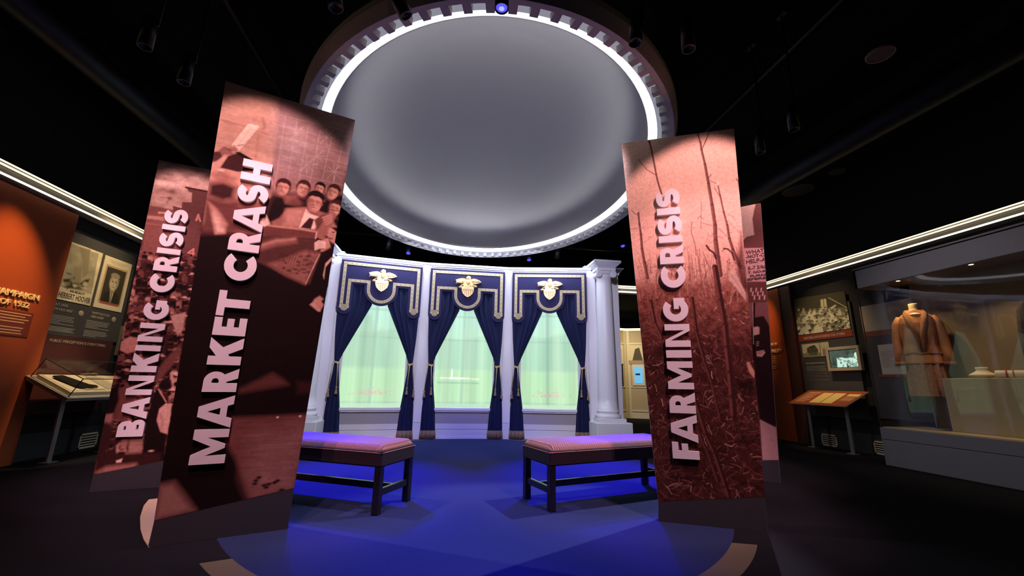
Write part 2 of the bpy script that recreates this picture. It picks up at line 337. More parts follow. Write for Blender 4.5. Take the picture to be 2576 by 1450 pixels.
# ------------------------------------------------------------------ the setting
XL, XR, YB, YF, ZC = -5.2, 7.1, 15.0, -2.5, 4.9
def carpet():
    mt = bpy.data.materials.new('dark_carpet'); mt.use_nodes = True; nt = mt.node_tree; b = nt.nodes['Principled BSDF']; L = nt.links.new
    tc = nt.nodes.new('ShaderNodeTexCoord'); sp = nt.nodes.new('ShaderNodeSeparateXYZ'); L(tc.outputs['Object'], sp.inputs[0])
    def M(op, a, b2=None, c=None):
        n = nt.nodes.new('ShaderNodeMath'); n.operation = op
        for i, v in enumerate((a, b2, c)):
            if v is None: continue
            if isinstance(v, (int, float)): n.inputs[i].default_value = v
            else: L(v, n.inputs[i])
        return n.outputs[0]
    X, Y = sp.outputs['X'], sp.outputs['Y']
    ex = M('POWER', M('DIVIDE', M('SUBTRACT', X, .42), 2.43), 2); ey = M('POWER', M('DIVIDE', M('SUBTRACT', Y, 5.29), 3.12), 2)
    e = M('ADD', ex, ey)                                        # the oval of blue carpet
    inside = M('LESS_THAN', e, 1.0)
    # woven band beyond the oval on the window side
    ring = M('MULTIPLY', M('MULTIPLY', M('GREATER_THAN', e, 1.0), M('LESS_THAN', e, 1.45)), M('GREATER_THAN', Y, 6.2))
    # woven arc in front of the oval between the two near banners
    arc = M('MULTIPLY', M('MULTIPLY', M('GREATER_THAN', e, 1.0), M('LESS_THAN', e, 1.113)), M('LESS_THAN', Y, 3.0))
    arc = M('MULTIPLY', arc, M('LESS_THAN', M('ADD', Y, M('MULTIPLY', M('ABSOLUTE', M('SUBTRACT', X, .3)), 0.35)), 3.52))
    beige = M('MAXIMUM', ring, arc)
    nz = nt.nodes.new('ShaderNodeTexNoise'); nz.inputs['Scale'].default_value = 160; nz.inputs['Detail'].default_value = 5; L(tc.outputs['Object'], nz.inputs['Vector'])
    def mix(f, a, b2):
        n = nt.nodes.new('ShaderNodeMix'); n.data_type = 'RGBA'; L(f, n.inputs['Factor'])
        for k, v in (('A', a), ('B', b2)):
            if isinstance(v, tuple): n.inputs[k].default_value = v+(1,)
            else: L(v, n.inputs[k])
        return n.outputs['Result']
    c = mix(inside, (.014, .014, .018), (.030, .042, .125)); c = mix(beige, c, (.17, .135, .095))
    n3 = nt.nodes.new('ShaderNodeMix'); n3.data_type = 'RGBA'; n3.blend_type = 'MULTIPLY'; n3.inputs['Factor'].default_value = 0.55
    L(c, n3.inputs['A']); L(nz.outputs['Fac'], n3.inputs['B'])
    g = nt.nodes.new('ShaderNodeMix'); L(n3.outputs['Result'], b.inputs['Base Color'])
    b.inputs['Roughness'].default_value = 0.95; b.inputs['Specular IOR Level'].default_value = 0.08
    bp = nt.nodes.new('ShaderNodeBump'); bp.inputs['Strength'].default_value = .5; bp.inputs['Distance'].default_value = .004
    L(nz.outputs['Fac'], bp.inputs['Height']); L(bp.outputs['Normal'], b.inputs['Normal']); return mt
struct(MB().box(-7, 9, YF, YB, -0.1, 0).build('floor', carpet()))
struct(MB().box(-7, 9, YF, YB, ZC, ZC+.1).build('ceiling', CEILM))
struct(MB().box(XL-.15, XL, YF, YB, 0, ZC).build('wall_left', DARKW))
struct(MB().box(XR, XR+.15, YF, YB, 0, ZC).build('wall_right', DARKW))
struct(MB().box(-7, 9, YF-.1, YF, 0, ZC).build('wall_front', DARKW))
struct(MB().box(-7, 9, YB, YB+.1, 0, ZC).build('wall_back', DARKW))
BASEM = pm('charcoal_baseboard', (.035, .037, .036), .5)
struct(MB().box(XL, XL+.02, YF, 9, 0, .32).build('baseboard_left', BASEM))
struct(MB().box(XR-.02, XR, YF, 9, 0, .32).build('baseboard_right', BASEM))

# lit cornices along the side walls: a painted trough with two glowing lines of light
TROUGH = pm('cornice_paint', (.42, .39, .33), .5)
LEDM = em('warm_strip', (1.0, .80, .42), 2.6); LEDW = em('pale_strip', (1.0, .95, .78), 1.7)
def cornice(name, x, sgn, y0, y1):
    m = MB(); X = lambda d: x+sgn*d                       # d runs back towards the wall
    prof = [(0, 3.20), (0, 3.215), (.03, 3.235), (.03, 3.29), (.015, 3.30), (.015, 3.318), (.035, 3.325), (.035, 3.335), (.02, 3.34), (.02, 3.36), (.2, 3.36), (.2, 3.20)]
    n = len(prof); vs = [(X(d), yy, z) for yy in (y0, y1) for d, z in prof]
    m.add(vs, [(i, (i+1) % n, (i+1) % n+n, i+n) for i in range(n)]+[tuple(range(n)), tuple(range(n, 2*n))])
    o = struct(m.build(name, TROUGH))
    a = MB().box(X(-.004), X(.004), y0, y1, 3.192, 3.216).build('light_strip', LEDW, o)
    MB().box(X(.008), X(.018), y0, y1, 3.299, 3.318).build('light_strip', LEDM, o)
    MB().box(X(.013), X(.023), y0, y1, 3.341, 3.357).build('light_strip', LEDM, o)
    return o
cornice('trim_1', XL+.24, -1, YF, 9.05); cornice('trim_2', XR-.2, 1, YF, 9.05)
# return of the same cornice across the opening to the next gallery
m = MB().box(3.6, XR, 9.05, 9.25, 3.2, 3.36); o = struct(m.build('trim_3', TROUGH))
MB().box(3.6, XR, 9.04, 9.052, 3.19, 3.225).build('light_strip', LEDW, o); MB().box(3.6, XR, 9.04, 9.05, 3.29, 3.312).build('light_strip', LEDM, o)
MB().box(3.6, XR, 9.04, 9.05, 3.335, 3.357).build('light_strip', LEDM, o)

# ---- oval room: window bay of three facets
BAYM = pm('bay_white_paint', (.72, .70, .74), .45, var=.02, bump=.03)
BAYG = pm('sill_shade_and_backing_grey', (.36, .33, .36), .55, var=.03)  # grey for the painted shade under the sills and the screen backing
A3 = radians(10.5)
WIN = [((-1.385, 8.245), A3), ((.31, 8.40), 0.0), ((2.005, 8.245), -A3)]     # centre and turn of each facet
ZTOP, ZSILL = 3.445, .572
def facet_matrix(k):
    (x, y), a = WIN[k]; return Matrix.Translation((x, y, 0)) @ Matrix.Rotation(a, 4, 'Z')
m = MB(); mg = MB()
for k in range(3):
    M = facet_matrix(k); L = .86 if k == 0 else .80; R = .86 if k == 2 else .80
    m.box(-L, -.60, .0, .14, 0, ZTOP-.1, M); m.box(.60, R, .0, .14, 0, ZTOP-.1, M)      # piers beside the opening
    m.box(-.62, .62, .0, .14, 3.0, ZTOP-.1, M)                                        # head
    m.box(-.62, .62, .02, .14, 0, .51, M); mg.box(-.60, .60, .012, .02, .275, .505, M)  # grey inset strip stands in for the sill's shade
    for z0, z1, d in ((.175, .275, .018), (.045, .155, .024), (0, .045, .03)): m.box(-.60, .60, .02-d, .02, z0, z1, M)
for x, y, a in ((-.535, 8.385, A3/2), (1.155, 8.385, -A3/2), (-2.24, 8.07, A3), (2.86, 8.07, -A3)):       # pilasters between the windows
    M = Matrix.Translation((x, y, 0)) @ Matrix.Rotation(a, 4, 'Z'); m.box(-.085, .085, -.035, .12, 0, ZTOP-.08, M)
    m.box(-.062, .062, -.045, -.03, .3, ZTOP-.2, M)
struct(m.build('wall_bay', BAYM)); struct(mg.build('sill_shade_strip', BAYG))
CORN = pm('bay_cornice_paint', (.78, .78, .82), .4, var=.02)
m = MB()
for k in range(3):
    M = facet_matrix(k)
    m.box(-.88, .88, -.05, .16, ZTOP-.04, ZTOP, M); m.box(-.87, .87, -.035, .16, ZTOP-.075, ZTOP-.04, M); m.box(-.87, .87, -.015, .16, ZTOP-.12, ZTOP-.075, M)
struct(m.build('trim_4', CORN))

# view seen on the rear-lit window screens, through sheer curtains
def window_view(k):
    c = Canvas([(-.62, .50), (.62, .50), (.62, 3.02), (-.62, 3.02)], 150, 300, lin(178, 226, 205))
    X, Z = c.X, c.Z; t = np.clip((Z-1.2)/1.6, 0, 1)[..., None]
    c.C = np.array(lin(186, 228, 190))*(1-t)+np.array(lin(196, 240, 226))*t
    G = lin(160, 212, 176); tree = lin(160, 205, 180)
    c.poly([(-.7, 1.28), (.7, 1.28), (.7, .5), (-.7, .5)], lin(184, 230, 174), .08, .6, raw=True)
    hz = 1.92 if k == 1 else 2.0
    c.poly([(-.7, 1.3), (-.7, hz+.1), (-.5, hz+.15), (-.35, hz), (-.1, hz-.04), (.2, hz+.02), (.45, hz+.1), (.7, hz+.02), (.7, 1.3)], tree, .03, .55, raw=True)
    if k == 0: c.poly([(-.6, 1.3), (-.6, 2.1), (-.4, 2.35), (-.15, 2.3), (-.05, 2.0), (.1, 2.05), (.2, 1.5), (.2, 1.3)], lin(150, 190, 160), .05, .45, raw=True)
    if k == 2: c.poly([(-.2, 1.3), (-.1, 1.95), (.2, 2.05), (.3, 1.9), (.62, 1.95), (.62, 1.3)], lin(150, 196, 168), .05, .4, raw=True)
    BR = lin(150, 188, 172)
    for x in (-.03,): c.line([(x, .5), (x, 3.0)], .06, BR, .012, .55, raw=True)
    for z in (2.42 if k != 1 else 2.36, 1.88, .66): c.line([(-.62, z), (.62, z)], .035, BR, .012, .5, raw=True)
    if k == 1:
        c.line([(-.45, 1.13), (.12, 1.13)], .035, (1, 1, .92), .01, .95, raw=True); c.line([(.16, 1.12), (.3, 1.12)], .03, (.9, 1, .8), .01, .9, raw=True)
        c.ell((-.235, 1.21), .016, .10, (1, 1, 1), .006, raw=True)
        c.line([(-.5, 1.04), (.3, 1.04)], .035, lin(135, 190, 160), .01, .7, raw=True)
    else:
        r = random.Random(k)
        for i in range(60):
            x = r.gauss(-.02 if k == 0 else .05, .16); z = .80+abs(r.gauss(0, .045)); c.ell((x, z), .018, .014, lin(225, 190, 180) if i % 3 else lin(215, 160, 160), .01, raw=True, al=.7)
    F = .035*np.sin(X*31+1.6*np.sin(Z*1.1+k)+k*2+2*np.sin(X*5+k))+.10*np.sin(X*13.0+1.2*np.sin(Z*.8)+2*k)+.02*np.sin(X*71+Z*.7)     # sheer curtain folds
    rs = random.Random(20+k)
    for i in range(9):
        x = rs.uniform(-.6, .6); wd = rs.uniform(.02, .09); c.poly([(x-wd*.5, .62), (x+wd*.6, .62), (x+wd*.35-.04, 2.1), (x-wd*.2-.04, 2.1)], lin(212, 238, 202), .08, .28, raw=True)
    c.C = c.C*(1+F[..., None]); c.C = c.C*.90+np.array([.62, .98, .62])*.10
    c.poly([(-.62, .5), (.62, .5), (.62, .64), (-.62, .64)], lin(200, 232, 205), .01, .75, raw=True)
    c.C = np.clip(c.C, 0, 1); return c
VIEWM = colmat('lit_window_view', .6, emit=1.0)
for k in range(3):
    (x, y), a = WIN[k]
    fr = MB()
    for b in ((-.62, -.575, -.0, .12, .51, 3.05), (.575, .62, -.0, .12, .51, 3.05), (-.62, .62, -.0, .12, 3.0, 3.05)): fr.box(*b)
    o = struct(fr.build('window_%d' % (k+1), BAYM, loc=(x, y, 0), rot=(0, 0, a)))
    window_view(k).build('lit_view', VIEWM, o, lambda X, Z: (X, .07+X*0, Z))
    MB().box(-.62, .62, .075, .12, .5, 3.05).build('backing', BAYG, o)
    MB().box(-.66, .66, -.05, .06, .512, .572, ch=.008).box(-.64, .64, -.03, .05, .49, .512).build('window_sill', BAYM, o)
    if k == 1:
        text('lettering', 'NEXT SHOW BEGINS IN 0:07', .06, em('screen_words', lin(150, 195, 165), 1.0), o, axes((-.50, .067, .585), (1, 0, 0), (0, 0, 1)), .001, .001, width=1.0)

pts = [onfloor(x, y) for x, y in ((460, 1250), (391, 1257), (374, 1259), (361, 1275), (352, 1303), (353, 1335), (361, 1360), (373, 1379), (420, 1360))]
m = MB(); m.prism([(q[0], q[1]) for q in pts], .001, .006, 'z'); struct(m.build('trim_10', pm('beige_inlay', (.50, .40, .26), .9, var=.1)))

# ------------------------------------------------------------------ valances with gilded eagles
def rnd(cx, cz, r, a0, a1, n=14): return [(cx+r*cos(radians(a0+(a1-a0)*i/n)), cz+r*sin(radians(a0+(a1-a0)*i/n))) for i in range(n+1)]
NAVY = pm('navy_velvet_board', (.026, .022, .085), .75, var=.08, spec=.2)
BANDM = pm('gold_braid', (.52, .43, .25), .6, .1, .08, 80); MOTIF = pm('braid_motif', (.26, .20, .12), .6)
def valance_shape():
    T, B, A, tw, R = 3.315, 2.255, 2.845, .125, .312
    xl = -.765
    p = [(xl, T)]
    p += [(xl, B+tw)]+rnd(xl+tw, B+tw, tw, 180, 360)+[(xl+2*tw, A)]
    p += [(-R, A), (-R, 2.772)]+rnd(0, 2.772, R, 180, 360, 24)+[(R, A)]
    p += [(-xl-2*tw, A)]+rnd(-xl-tw, B+tw, tw, 180, 360)+[(-xl, T)]
    return p
def stroke2(path, w, closed=False):
    P = [np.array(p, float) for p in path]; P = [P[0]]+[b for a, b in zip(P, P[1:]) if np.linalg.norm(b-a) > 1e-5]; L = []; Rr = []
    for i in range(len(P)):
        a = P[i]-P[i-1] if i > 0 else P[1]-P[0]; b = P[i+1]-P[i] if i < len(P)-1 else P[-1]-P[-2]
        a = a/np.linalg.norm(a); b = b/np.linalg.norm(b); t = a+b; t = t/np.linalg.norm(t); n = np.array([-t[1], t[0]]); k = w/2/max(.35, abs(np.dot(n, np.array([-a[1], a[0]]))))
        L.append(P[i]+n*k); Rr.append(P[i]-n*k)
    return L, Rr
def ribbon(m, path, w, y0, y1):
    L, R = stroke2(path, w)
    n = len(L); vs = []
    for i in range(n): vs += [(L[i][0], y0, L[i][1]), (R[i][0], y0, R[i][1]), (R[i][0], y1, R[i][1]), (L[i][0], y1, L[i][1])]
    fs = [(4*i+a, 4*i+b, 4*i+4+b, 4*i+4+a) for i in range(n-1) for a, b in ((0, 1), (1, 2), (2, 3), (3, 0))]+[(0, 1, 2, 3), tuple(4*(n-1)+k for k in (3, 2, 1, 0))]
    m.add(vs, fs)
def make_valance(label):
    t = thing('window_valance', label, 'valance', group='blue eagle valances over the bay windows')
    b = MB().prism(valance_shape(), -.115, -.085); b.build('board', NAVY, t)
    MB().box(-.765, .765, -.085, -.04, 3.20, 3.315).box(-.765, -.74, -.085, -.04, 2.4, 3.2).box(.74, .765, -.085, -.04, 2.4, 3.2).build('return_board', NAVY, t)
    m = MB(); yb, yf = -.115, -.124
    outer = [(-.692, 2.42), (-.692, 3.245), (.692, 3.245), (.692, 2.42)]
    inner = [(-.587, 2.42), (-.587, 2.912), (-.238, 2.912), (-.238, 2.772)]+rnd(0, 2.772, .238, 180, 360, 26)[1:]+[(.238, 2.912), (.587, 2.912), (.587, 2.42)]
    ribbon(m, outer, .056, yf, yb); ribbon(m, inner, .056, yf, yb)
    for s in (-1, 1):
        m.box(s*.64-.085, s*.64+.085, yf, yb, 2.375, 2.43); m.prism(rnd(s*.64, 2.385, .062, 0, 360, 20)[:-1], yf-.004, yb)
    m.cur = 1
    def marks(path):
        P = [np.array(p) for p in path]; acc = 0.0
        for i in range(len(P)-1):
            d = P[i+1]-P[i]; L = np.linalg.norm(d); q = .045-acc if acc else .03
            while q < L: c = P[i]+d*q/L; m.box(c[0]-.0095, c[0]+.0095, yf-.003, yf, c[1]-.0095, c[1]+.0095); q += .087
            acc = (L-(q-.087)) % .087
    marks(outer); marks(inner)
    for s in (-1, 1):
        for r0 in (.045, .024):
            ribbon(m, rnd(s*.64, 2.385, r0, 0, 360, 18), .008, yf-.008, yf-.003)
        for dx in (-.04, .04): m.box(s*.64+dx-.008, s*.64+dx+.008, yf-.003, yf, 2.44, 2.456)
    m.build('gold_braid', [BANDM, MOTIF], t)
    # eagle with spread wings above a striped shield: outline in crop units around (1100, 350)
    K = .00100
    def T(x, y): return ((x-1095)*K, 3.06-((y-.096*(x-1095))-470)*K)
    body = [(838, 418), (880, 402), (930, 392), (985, 388), (1030, 400), (1062, 425), (1072, 408), (1052, 400), (1058, 378), (1078, 356), (1102, 350), (1130, 356), (1147, 378), (1150, 408), (1158, 428),
            (1185, 412), (1225, 412), (1285, 432), (1335, 462), (1368, 492), (1340, 508), (1290, 522), (1235, 528), (1200, 520), (1188, 560), (1010, 560), (1000, 500), (940, 492), (880, 470)]
    e = MB().prism([T(*p) for p in body], -.150, -.124)
    feat = MB()
    eag = e.build('eagle_emblem', GILT, t)
    fm = MB()
    for s in (-1, 1):                                  # feather ridges, breast, head
        for i in range(6):
            x = 1095+s*(75+i*30); fm.tube([(T(x, 430+i*5)[0], -.152, T(x, 425+i*6)[1]), (T(x+s*22, 500)[0], -.152, T(x+s*22, 500+i*1)[1])], [.010, .005], 6)
    fm.lathe([(.001, .05), (.03, .03), (.042, 0), (.036, -.04), (.012, -.075)], n=14, M=Matrix.Translation((.005, -.148, T(1100, 470)[1])) @ Matrix.Diagonal((1, .45, 1, 1)))
    fm.lathe([(.001, .04), (.028, .025), (.036, 0), (.026, -.03)], n=12, M=Matrix.Translation((.005, -.148, T(1100, 385)[1])) @ Matrix.Diagonal((1, .45, 1, 1)))
    fm.build('plumage', GILT, eag)
    for s in (-1, 1):
        lf = MB()
        for i in range(7):
            a = radians(200+i*26); cx = 1095+s*150; cz = T(cx, 560)[1]
            p0 = Vector((T(cx, 560)[0], -.140, cz)); d = Vector((cos(a)*s*-1, 0, sin(a))); lf.tube([p0, p0+d*.022, p0+d*.045], [.012, .011, .002], 6)
        lf.tube([(T(1095+s*90, 530)[0], -.14, T(1095, 530)[1]), (T(1095+s*150, 560)[0], -.14, T(1095, 558)[1])], .012, 6)
        lf.build('leaf_sprig', GILT, eag)
    sh = [(968, 590), (1000, 560), (1040, 572), (1090, 552), (1140, 572), (1182, 560), (1212, 590), (1212, 650), (1190, 712), (1140, 765), (1088, 796), (1035, 765), (988, 712), (968, 650)]
    def T2(x, y): return ((x-1090)*K, 3.06-(y-470)*K)
    s1 = MB().prism([T2(*p) for p in sh], -.158, -.122); so = s1.build('shield', GILT, eag)
    st = MB()
    for i in range(6):
        x = 995+i*38; zb = 796-abs(x-1090)*.95; st.box(*[T2(x-6, 0)[0], T2(x+6, 0)[0]], -.164, -.157, T2(0, zb-12)[1], T2(0, 650)[1])
    st.box(T2(975, 0)[0], T2(1205, 0)[0], -.164, -.157, T2(0, 642)[1], T2(0, 634)[1])
    st.build('stripes', pm('dark_gilt', (.42, .27, .13), .5), so)  # stripes in a darker gilt than the shield
    s3 = MB()
    for i, (x, y) in enumerate([(1005, 605), (1048, 612), (1090, 600), (1132, 612), (1175, 605), (1070, 575), (1112, 575)]):
        cx, cz = T2(x, y); pts = [(cx+(.014 if q % 2 == 0 else .006)*cos(pi/2+q*pi/5), cz+(.014 if q % 2 == 0 else .006)*sin(pi/2+q*pi/5)) for q in range(10)]
        s3.prism(pts, -.165, -.157)
    s3.build('stars', pm('pale_gilt', (.95, .75, .48), .4, .3), so)
    return t
vlab = ['blue valance with golden eagle and shield over the leftmost bay window', 'blue valance with golden eagle and shield over the middle bay window', 'blue valance with golden eagle and shield over the rightmost bay window']
v0 = make_valance(vlab[0])
for k in range(3):
    v = v0 if k == 0 else copy_tree(v0)
    (x, y), a = WIN[k]; v.location = (x, y, 0); v.rotation_euler = (0, 0, a); v['label'] = vlab[k]

# ------------------------------------------------------------------ tied-back velvet drapes
VELV = pm('navy_velvet', (.006, .010, .052), .8, var=.25, scale=9, bump=.15, spec=.3)
FRNG = pm('bullion_fringe', (.20, .13, .085), .8, var=.35, scale=120, bump=.4); CORD = pm('gold_cord', (.55, .40, .18), .5, .15, .2, 90)
def interp(z, tab):
    for (z0, a0), (z1, a1) in zip(tab, tab[1:]):
        if z0 >= z >= z1: 
            t = (z0-z)/(z0-z1); return a0+(a1-a0)*t
    return tab[-1][1]
IN = [(2.95, -.10), (2.48, -.145), (2.2, -.27), (1.85, -.43), (1.55, -.565), (1.42, -.618), (1.375, -.628), (1.3, -.622), (1.15, -.602), (.56, -.527), (.146, -.498), (0, -.49)]
OUT = [(2.95, -.752), (2.26, -.748), (1.9, -.735), (1.55, -.712), (1.375, -.700), (1.25, -.705), (.95, -.738), (.6, -.765), (.13, -.779), (0, -.782)]
def make_drape(side, label):
    t = thing('window_drape', label, 'curtain', group='navy drapes beside the bay windows')
    zs = [2.95-2.81*i/70 for i in range(71)]
    def row(z, n=44, front=True):
        xi, xo = interp(z, IN), interp(z, OUT); w = xi-xo; out = []
        pin = math.exp(-((z-1.375)/.16)**2)
        for i in range(n+1):
            u = i/n; x = xo+w*u; am = (.016+.016*min(1, abs(z-1.375)/.9))*(1-.55*pin)
            ph = 2*pi*(3.6*u+.5*u*u)+1.9*sin(z*1.3+u*4); y = -.045-am*(1+sin(ph))*.5-.018*math.sin(pi*u)-.035*pin*math.sin(pi*u)
            y -= .005*sin(2*pi*11*u+z)*(.4+.6*u); out.append((side*-1*x if side > 0 else x, y, z))
        return out
    m = MB(); R = [row(z) for z in zs]; n = 44
    vs = [p for r in R for p in r]; k = n+1
    m.add(vs, [(j*k+i, j*k+i+1, (j+1)*k+i+1, (j+1)*k+i) for j in range(len(R)-1) for i in range(n)], True)
    Bk = [(p[0], -.030, p[2]) for r in R for p in (r[0], r[-1])]
    b0 = len(m.v); m.add(Bk, [(2*j, 2*j+1, 2*j+3, 2*j+2) for j in range(len(R)-1)], False)
    for j in range(len(R)-1):                                # close the long edges
        m.f += [(j*k, (j+1)*k, b0+2*j+2, b0+2*j), (j*k+n, b0+2*j+1, b0+2*j+3, (j+1)*k+n)]; m.mi += [0, 0]; m.sm += [False, False]
    m.build('velvet', VELV, t)
    f = MB(); r0 = row(.15, 90); rr = random.Random(3+side)
    for i in range(0, 91):
        p = r0[i]; q = (p[0]+rr.uniform(-.012, .012), p[1]-rr.uniform(.002, .03), rr.uniform(.004, .03)); f.tube([(p[0], p[1]-.006, .152), ((p[0]+q[0])/2, (p[1]+q[1])/2-.006, .08), q], [.007, .009, .006], 5)
    r1 = row(.15); f.add([(p[0], p[1]-.008, .16) for p in r1]+[(p[0], p[1]-.012, .02) for p in r1], [(i, i+1, i+46, i+45) for i in range(44)], True)
    f.build('bullion_fringe', FRNG, t)
    c = MB(); xa, xb = -.705, -.622; s = -1 if side > 0 else 1
    ring = [(s*(-.664+.047*cos(a)), -.085+.058*sin(a), 1.375+.008*sin(a*2)) for a in [2*pi*i/18 for i in range(19)]]
    c.tube(ring, .010, 8, caps=False); c.tube([(p[0], p[1], p[2]-.018) for p in ring], .009, 8, caps=False)
    tb = c.build('tieback', CORD, t)
    for xe, ze, x0 in ((-.742, .88, -.700), (-.615, .93, -.640)):
        k2 = MB().tube([(s*x0, -.145, 1.37), (s*(x0+xe)/2, -.155, 1.2), (s*xe, -.15, ze)], .0065, 6); ts = k2.build('cord', CORD, tb)
        q = MB().lathe([(.001, .02), (.014, .012), (.018, -.005), (.010, -.02), (.012, -.03), (.026, -.115), (.022, -.122), (.001, -.12)], n=12, M=Matrix.Translation((s*xe, -.15, ze)))
        q.build('tassel', pm('tassel_thread', (.34, .22, .12), .7, var=.3, scale=150, bump=.4), tb)
    return t
dl = make_drape(-1, 'd'); dr = make_drape(1, 'd'); wn = ['leftmost', 'middle', 'rightmost']
for k in range(3):
    for base, sd in ((dl, 'left'), (dr, 'right')):
        o = base if k == 0 else copy_tree(base); (x, y), a = WIN[k]; o.location = (x, y, 0); o.rotation_euler = (0, 0, a)
        o['label'] = 'navy drape with gold tieback, %s side of the %s bay window' % (sd, wn[k])

# ------------------------------------------------------------------ ionic columns on square piers
COLM = pm('column_white_paint', (.70, .69, .72), .42, var=.03, bump=.04)
def make_column(label):
    t = thing('ionic_column', label, 'column', group='white columns flanking the window bay')
    MB().box(-.40, .40, -.40, .34, 0, .37, ch=.012).build('pedestal', COLM, t)
    prof = [(.001, .37), (.30, .37)]
    MB().box(-.30, .30, -.31, .29, .37, .44, ch=.006).build('plinth', COLM, t)
    MB().lathe([(.26, .44), (.283, .455), (.287, .475), (.28, .495), (.262, .505), (.238, .515), (.232, .53), (.242, .545), (.252, .556), (.252, .572), (.238, .58), (.228, .60)], n=48).build('base_moulding', COLM, t)
    sh = [(.228, .60), (.221, .63)]+[(.220-.050*(i/16)**1.4, .63+2.56*i/16) for i in range(17)]+[(.178, 3.195), (.182, 3.21), (.176, 3.225), (.172, 3.24)]
    MB().lathe(sh, n=56).build('shaft', COLM, t)
    c = MB().lathe([(.158, 3.235), (.19, 3.25), (.215, 3.275), (.225, 3.30), (.16, 3.33)], n=40)
    c.box(-.235, .235, -.215, .2, 3.325, 3.385, ch=.012)
    for i in range(9): c.lathe([(.001, .018), (.013, .01), (.015, -.004), (.006, -.02)], n=8, M=Matrix.Translation((-.10+i*.025, -.213, 3.30)))
    cap = c.build('capital', COLM, t)
    for sx in (-1, 1):
        v = MB(); Mx = Matrix.Translation((sx*.175, 0, 3.262)) @ Matrix.Rotation(pi/2, 4, 'X')
        v.lathe([(.001, -.205), (.078, -.205), (.082, -.195), (.066, -.12), (.052, 0), (.066, .12), (.082, .195), (.078, .205), (.001, .205)], n=28, M=Mx)
        for face in (-1, 1):
            pth = []; 
            for i in range(40):
                a = i/39*2.4*2*pi; r = .076*(1-.80*i/39); pth.append((sx*(.175)+sx*-1*r*sin(a), face*.207, 3.262+r*cos(a)))
            v.tube(pth, .0075, 6)
            v.lathe([(.001, .012), (.012, .008), (.016, 0)], n=10, M=Matrix.Translation((sx*.175, face*.207, 3.262)) @ Matrix.Rotation(pi/2*face*1, 4, 'X'))
        v.build('volute', COLM, cap)
    a = MB()
    a.lathe([(.001, 3.38), (.30, 3.385), (.325, 3.40), (.40, 3.44), (.44, 3.47), (.46, 3.475), (.46, 3.52), (.001, 3.52)], n=4, smooth=False, a0=pi/4, a1=2*pi+pi/4)
    a.build('abacus', COLM, t)
    return t
cR = make_column('white ionic column to the right of the three windows, beside the gallery opening')
cR.location = (3.08, 7.92, 0); cR.scale = (.86, .86, 1.0)
cL = copy_tree(cR); cL.location = (-2.46, 7.92, 0); cL['label'] = 'white ionic column mostly hidden behind the tall market banner'
for nm, x in (('trim_5', 3.20), ('trim_6', -2.58)):
    s = 1 if x > 0 else -1
    m = MB().box(x-.33, x+.33, 8.24, 8.60, 0, 3.38); m.box(x-.26, x+.26, 8.22, 8.26, .4, 3.25)
    m.prism([(x-.33, 3.36), (x-.33, 3.40), (x-.45, 3.52), (x+.45, 3.52), (x+.33, 3.40), (x+.33, 3.36)], 8.16, 8.62)
    struct(m.build(nm, COLM))

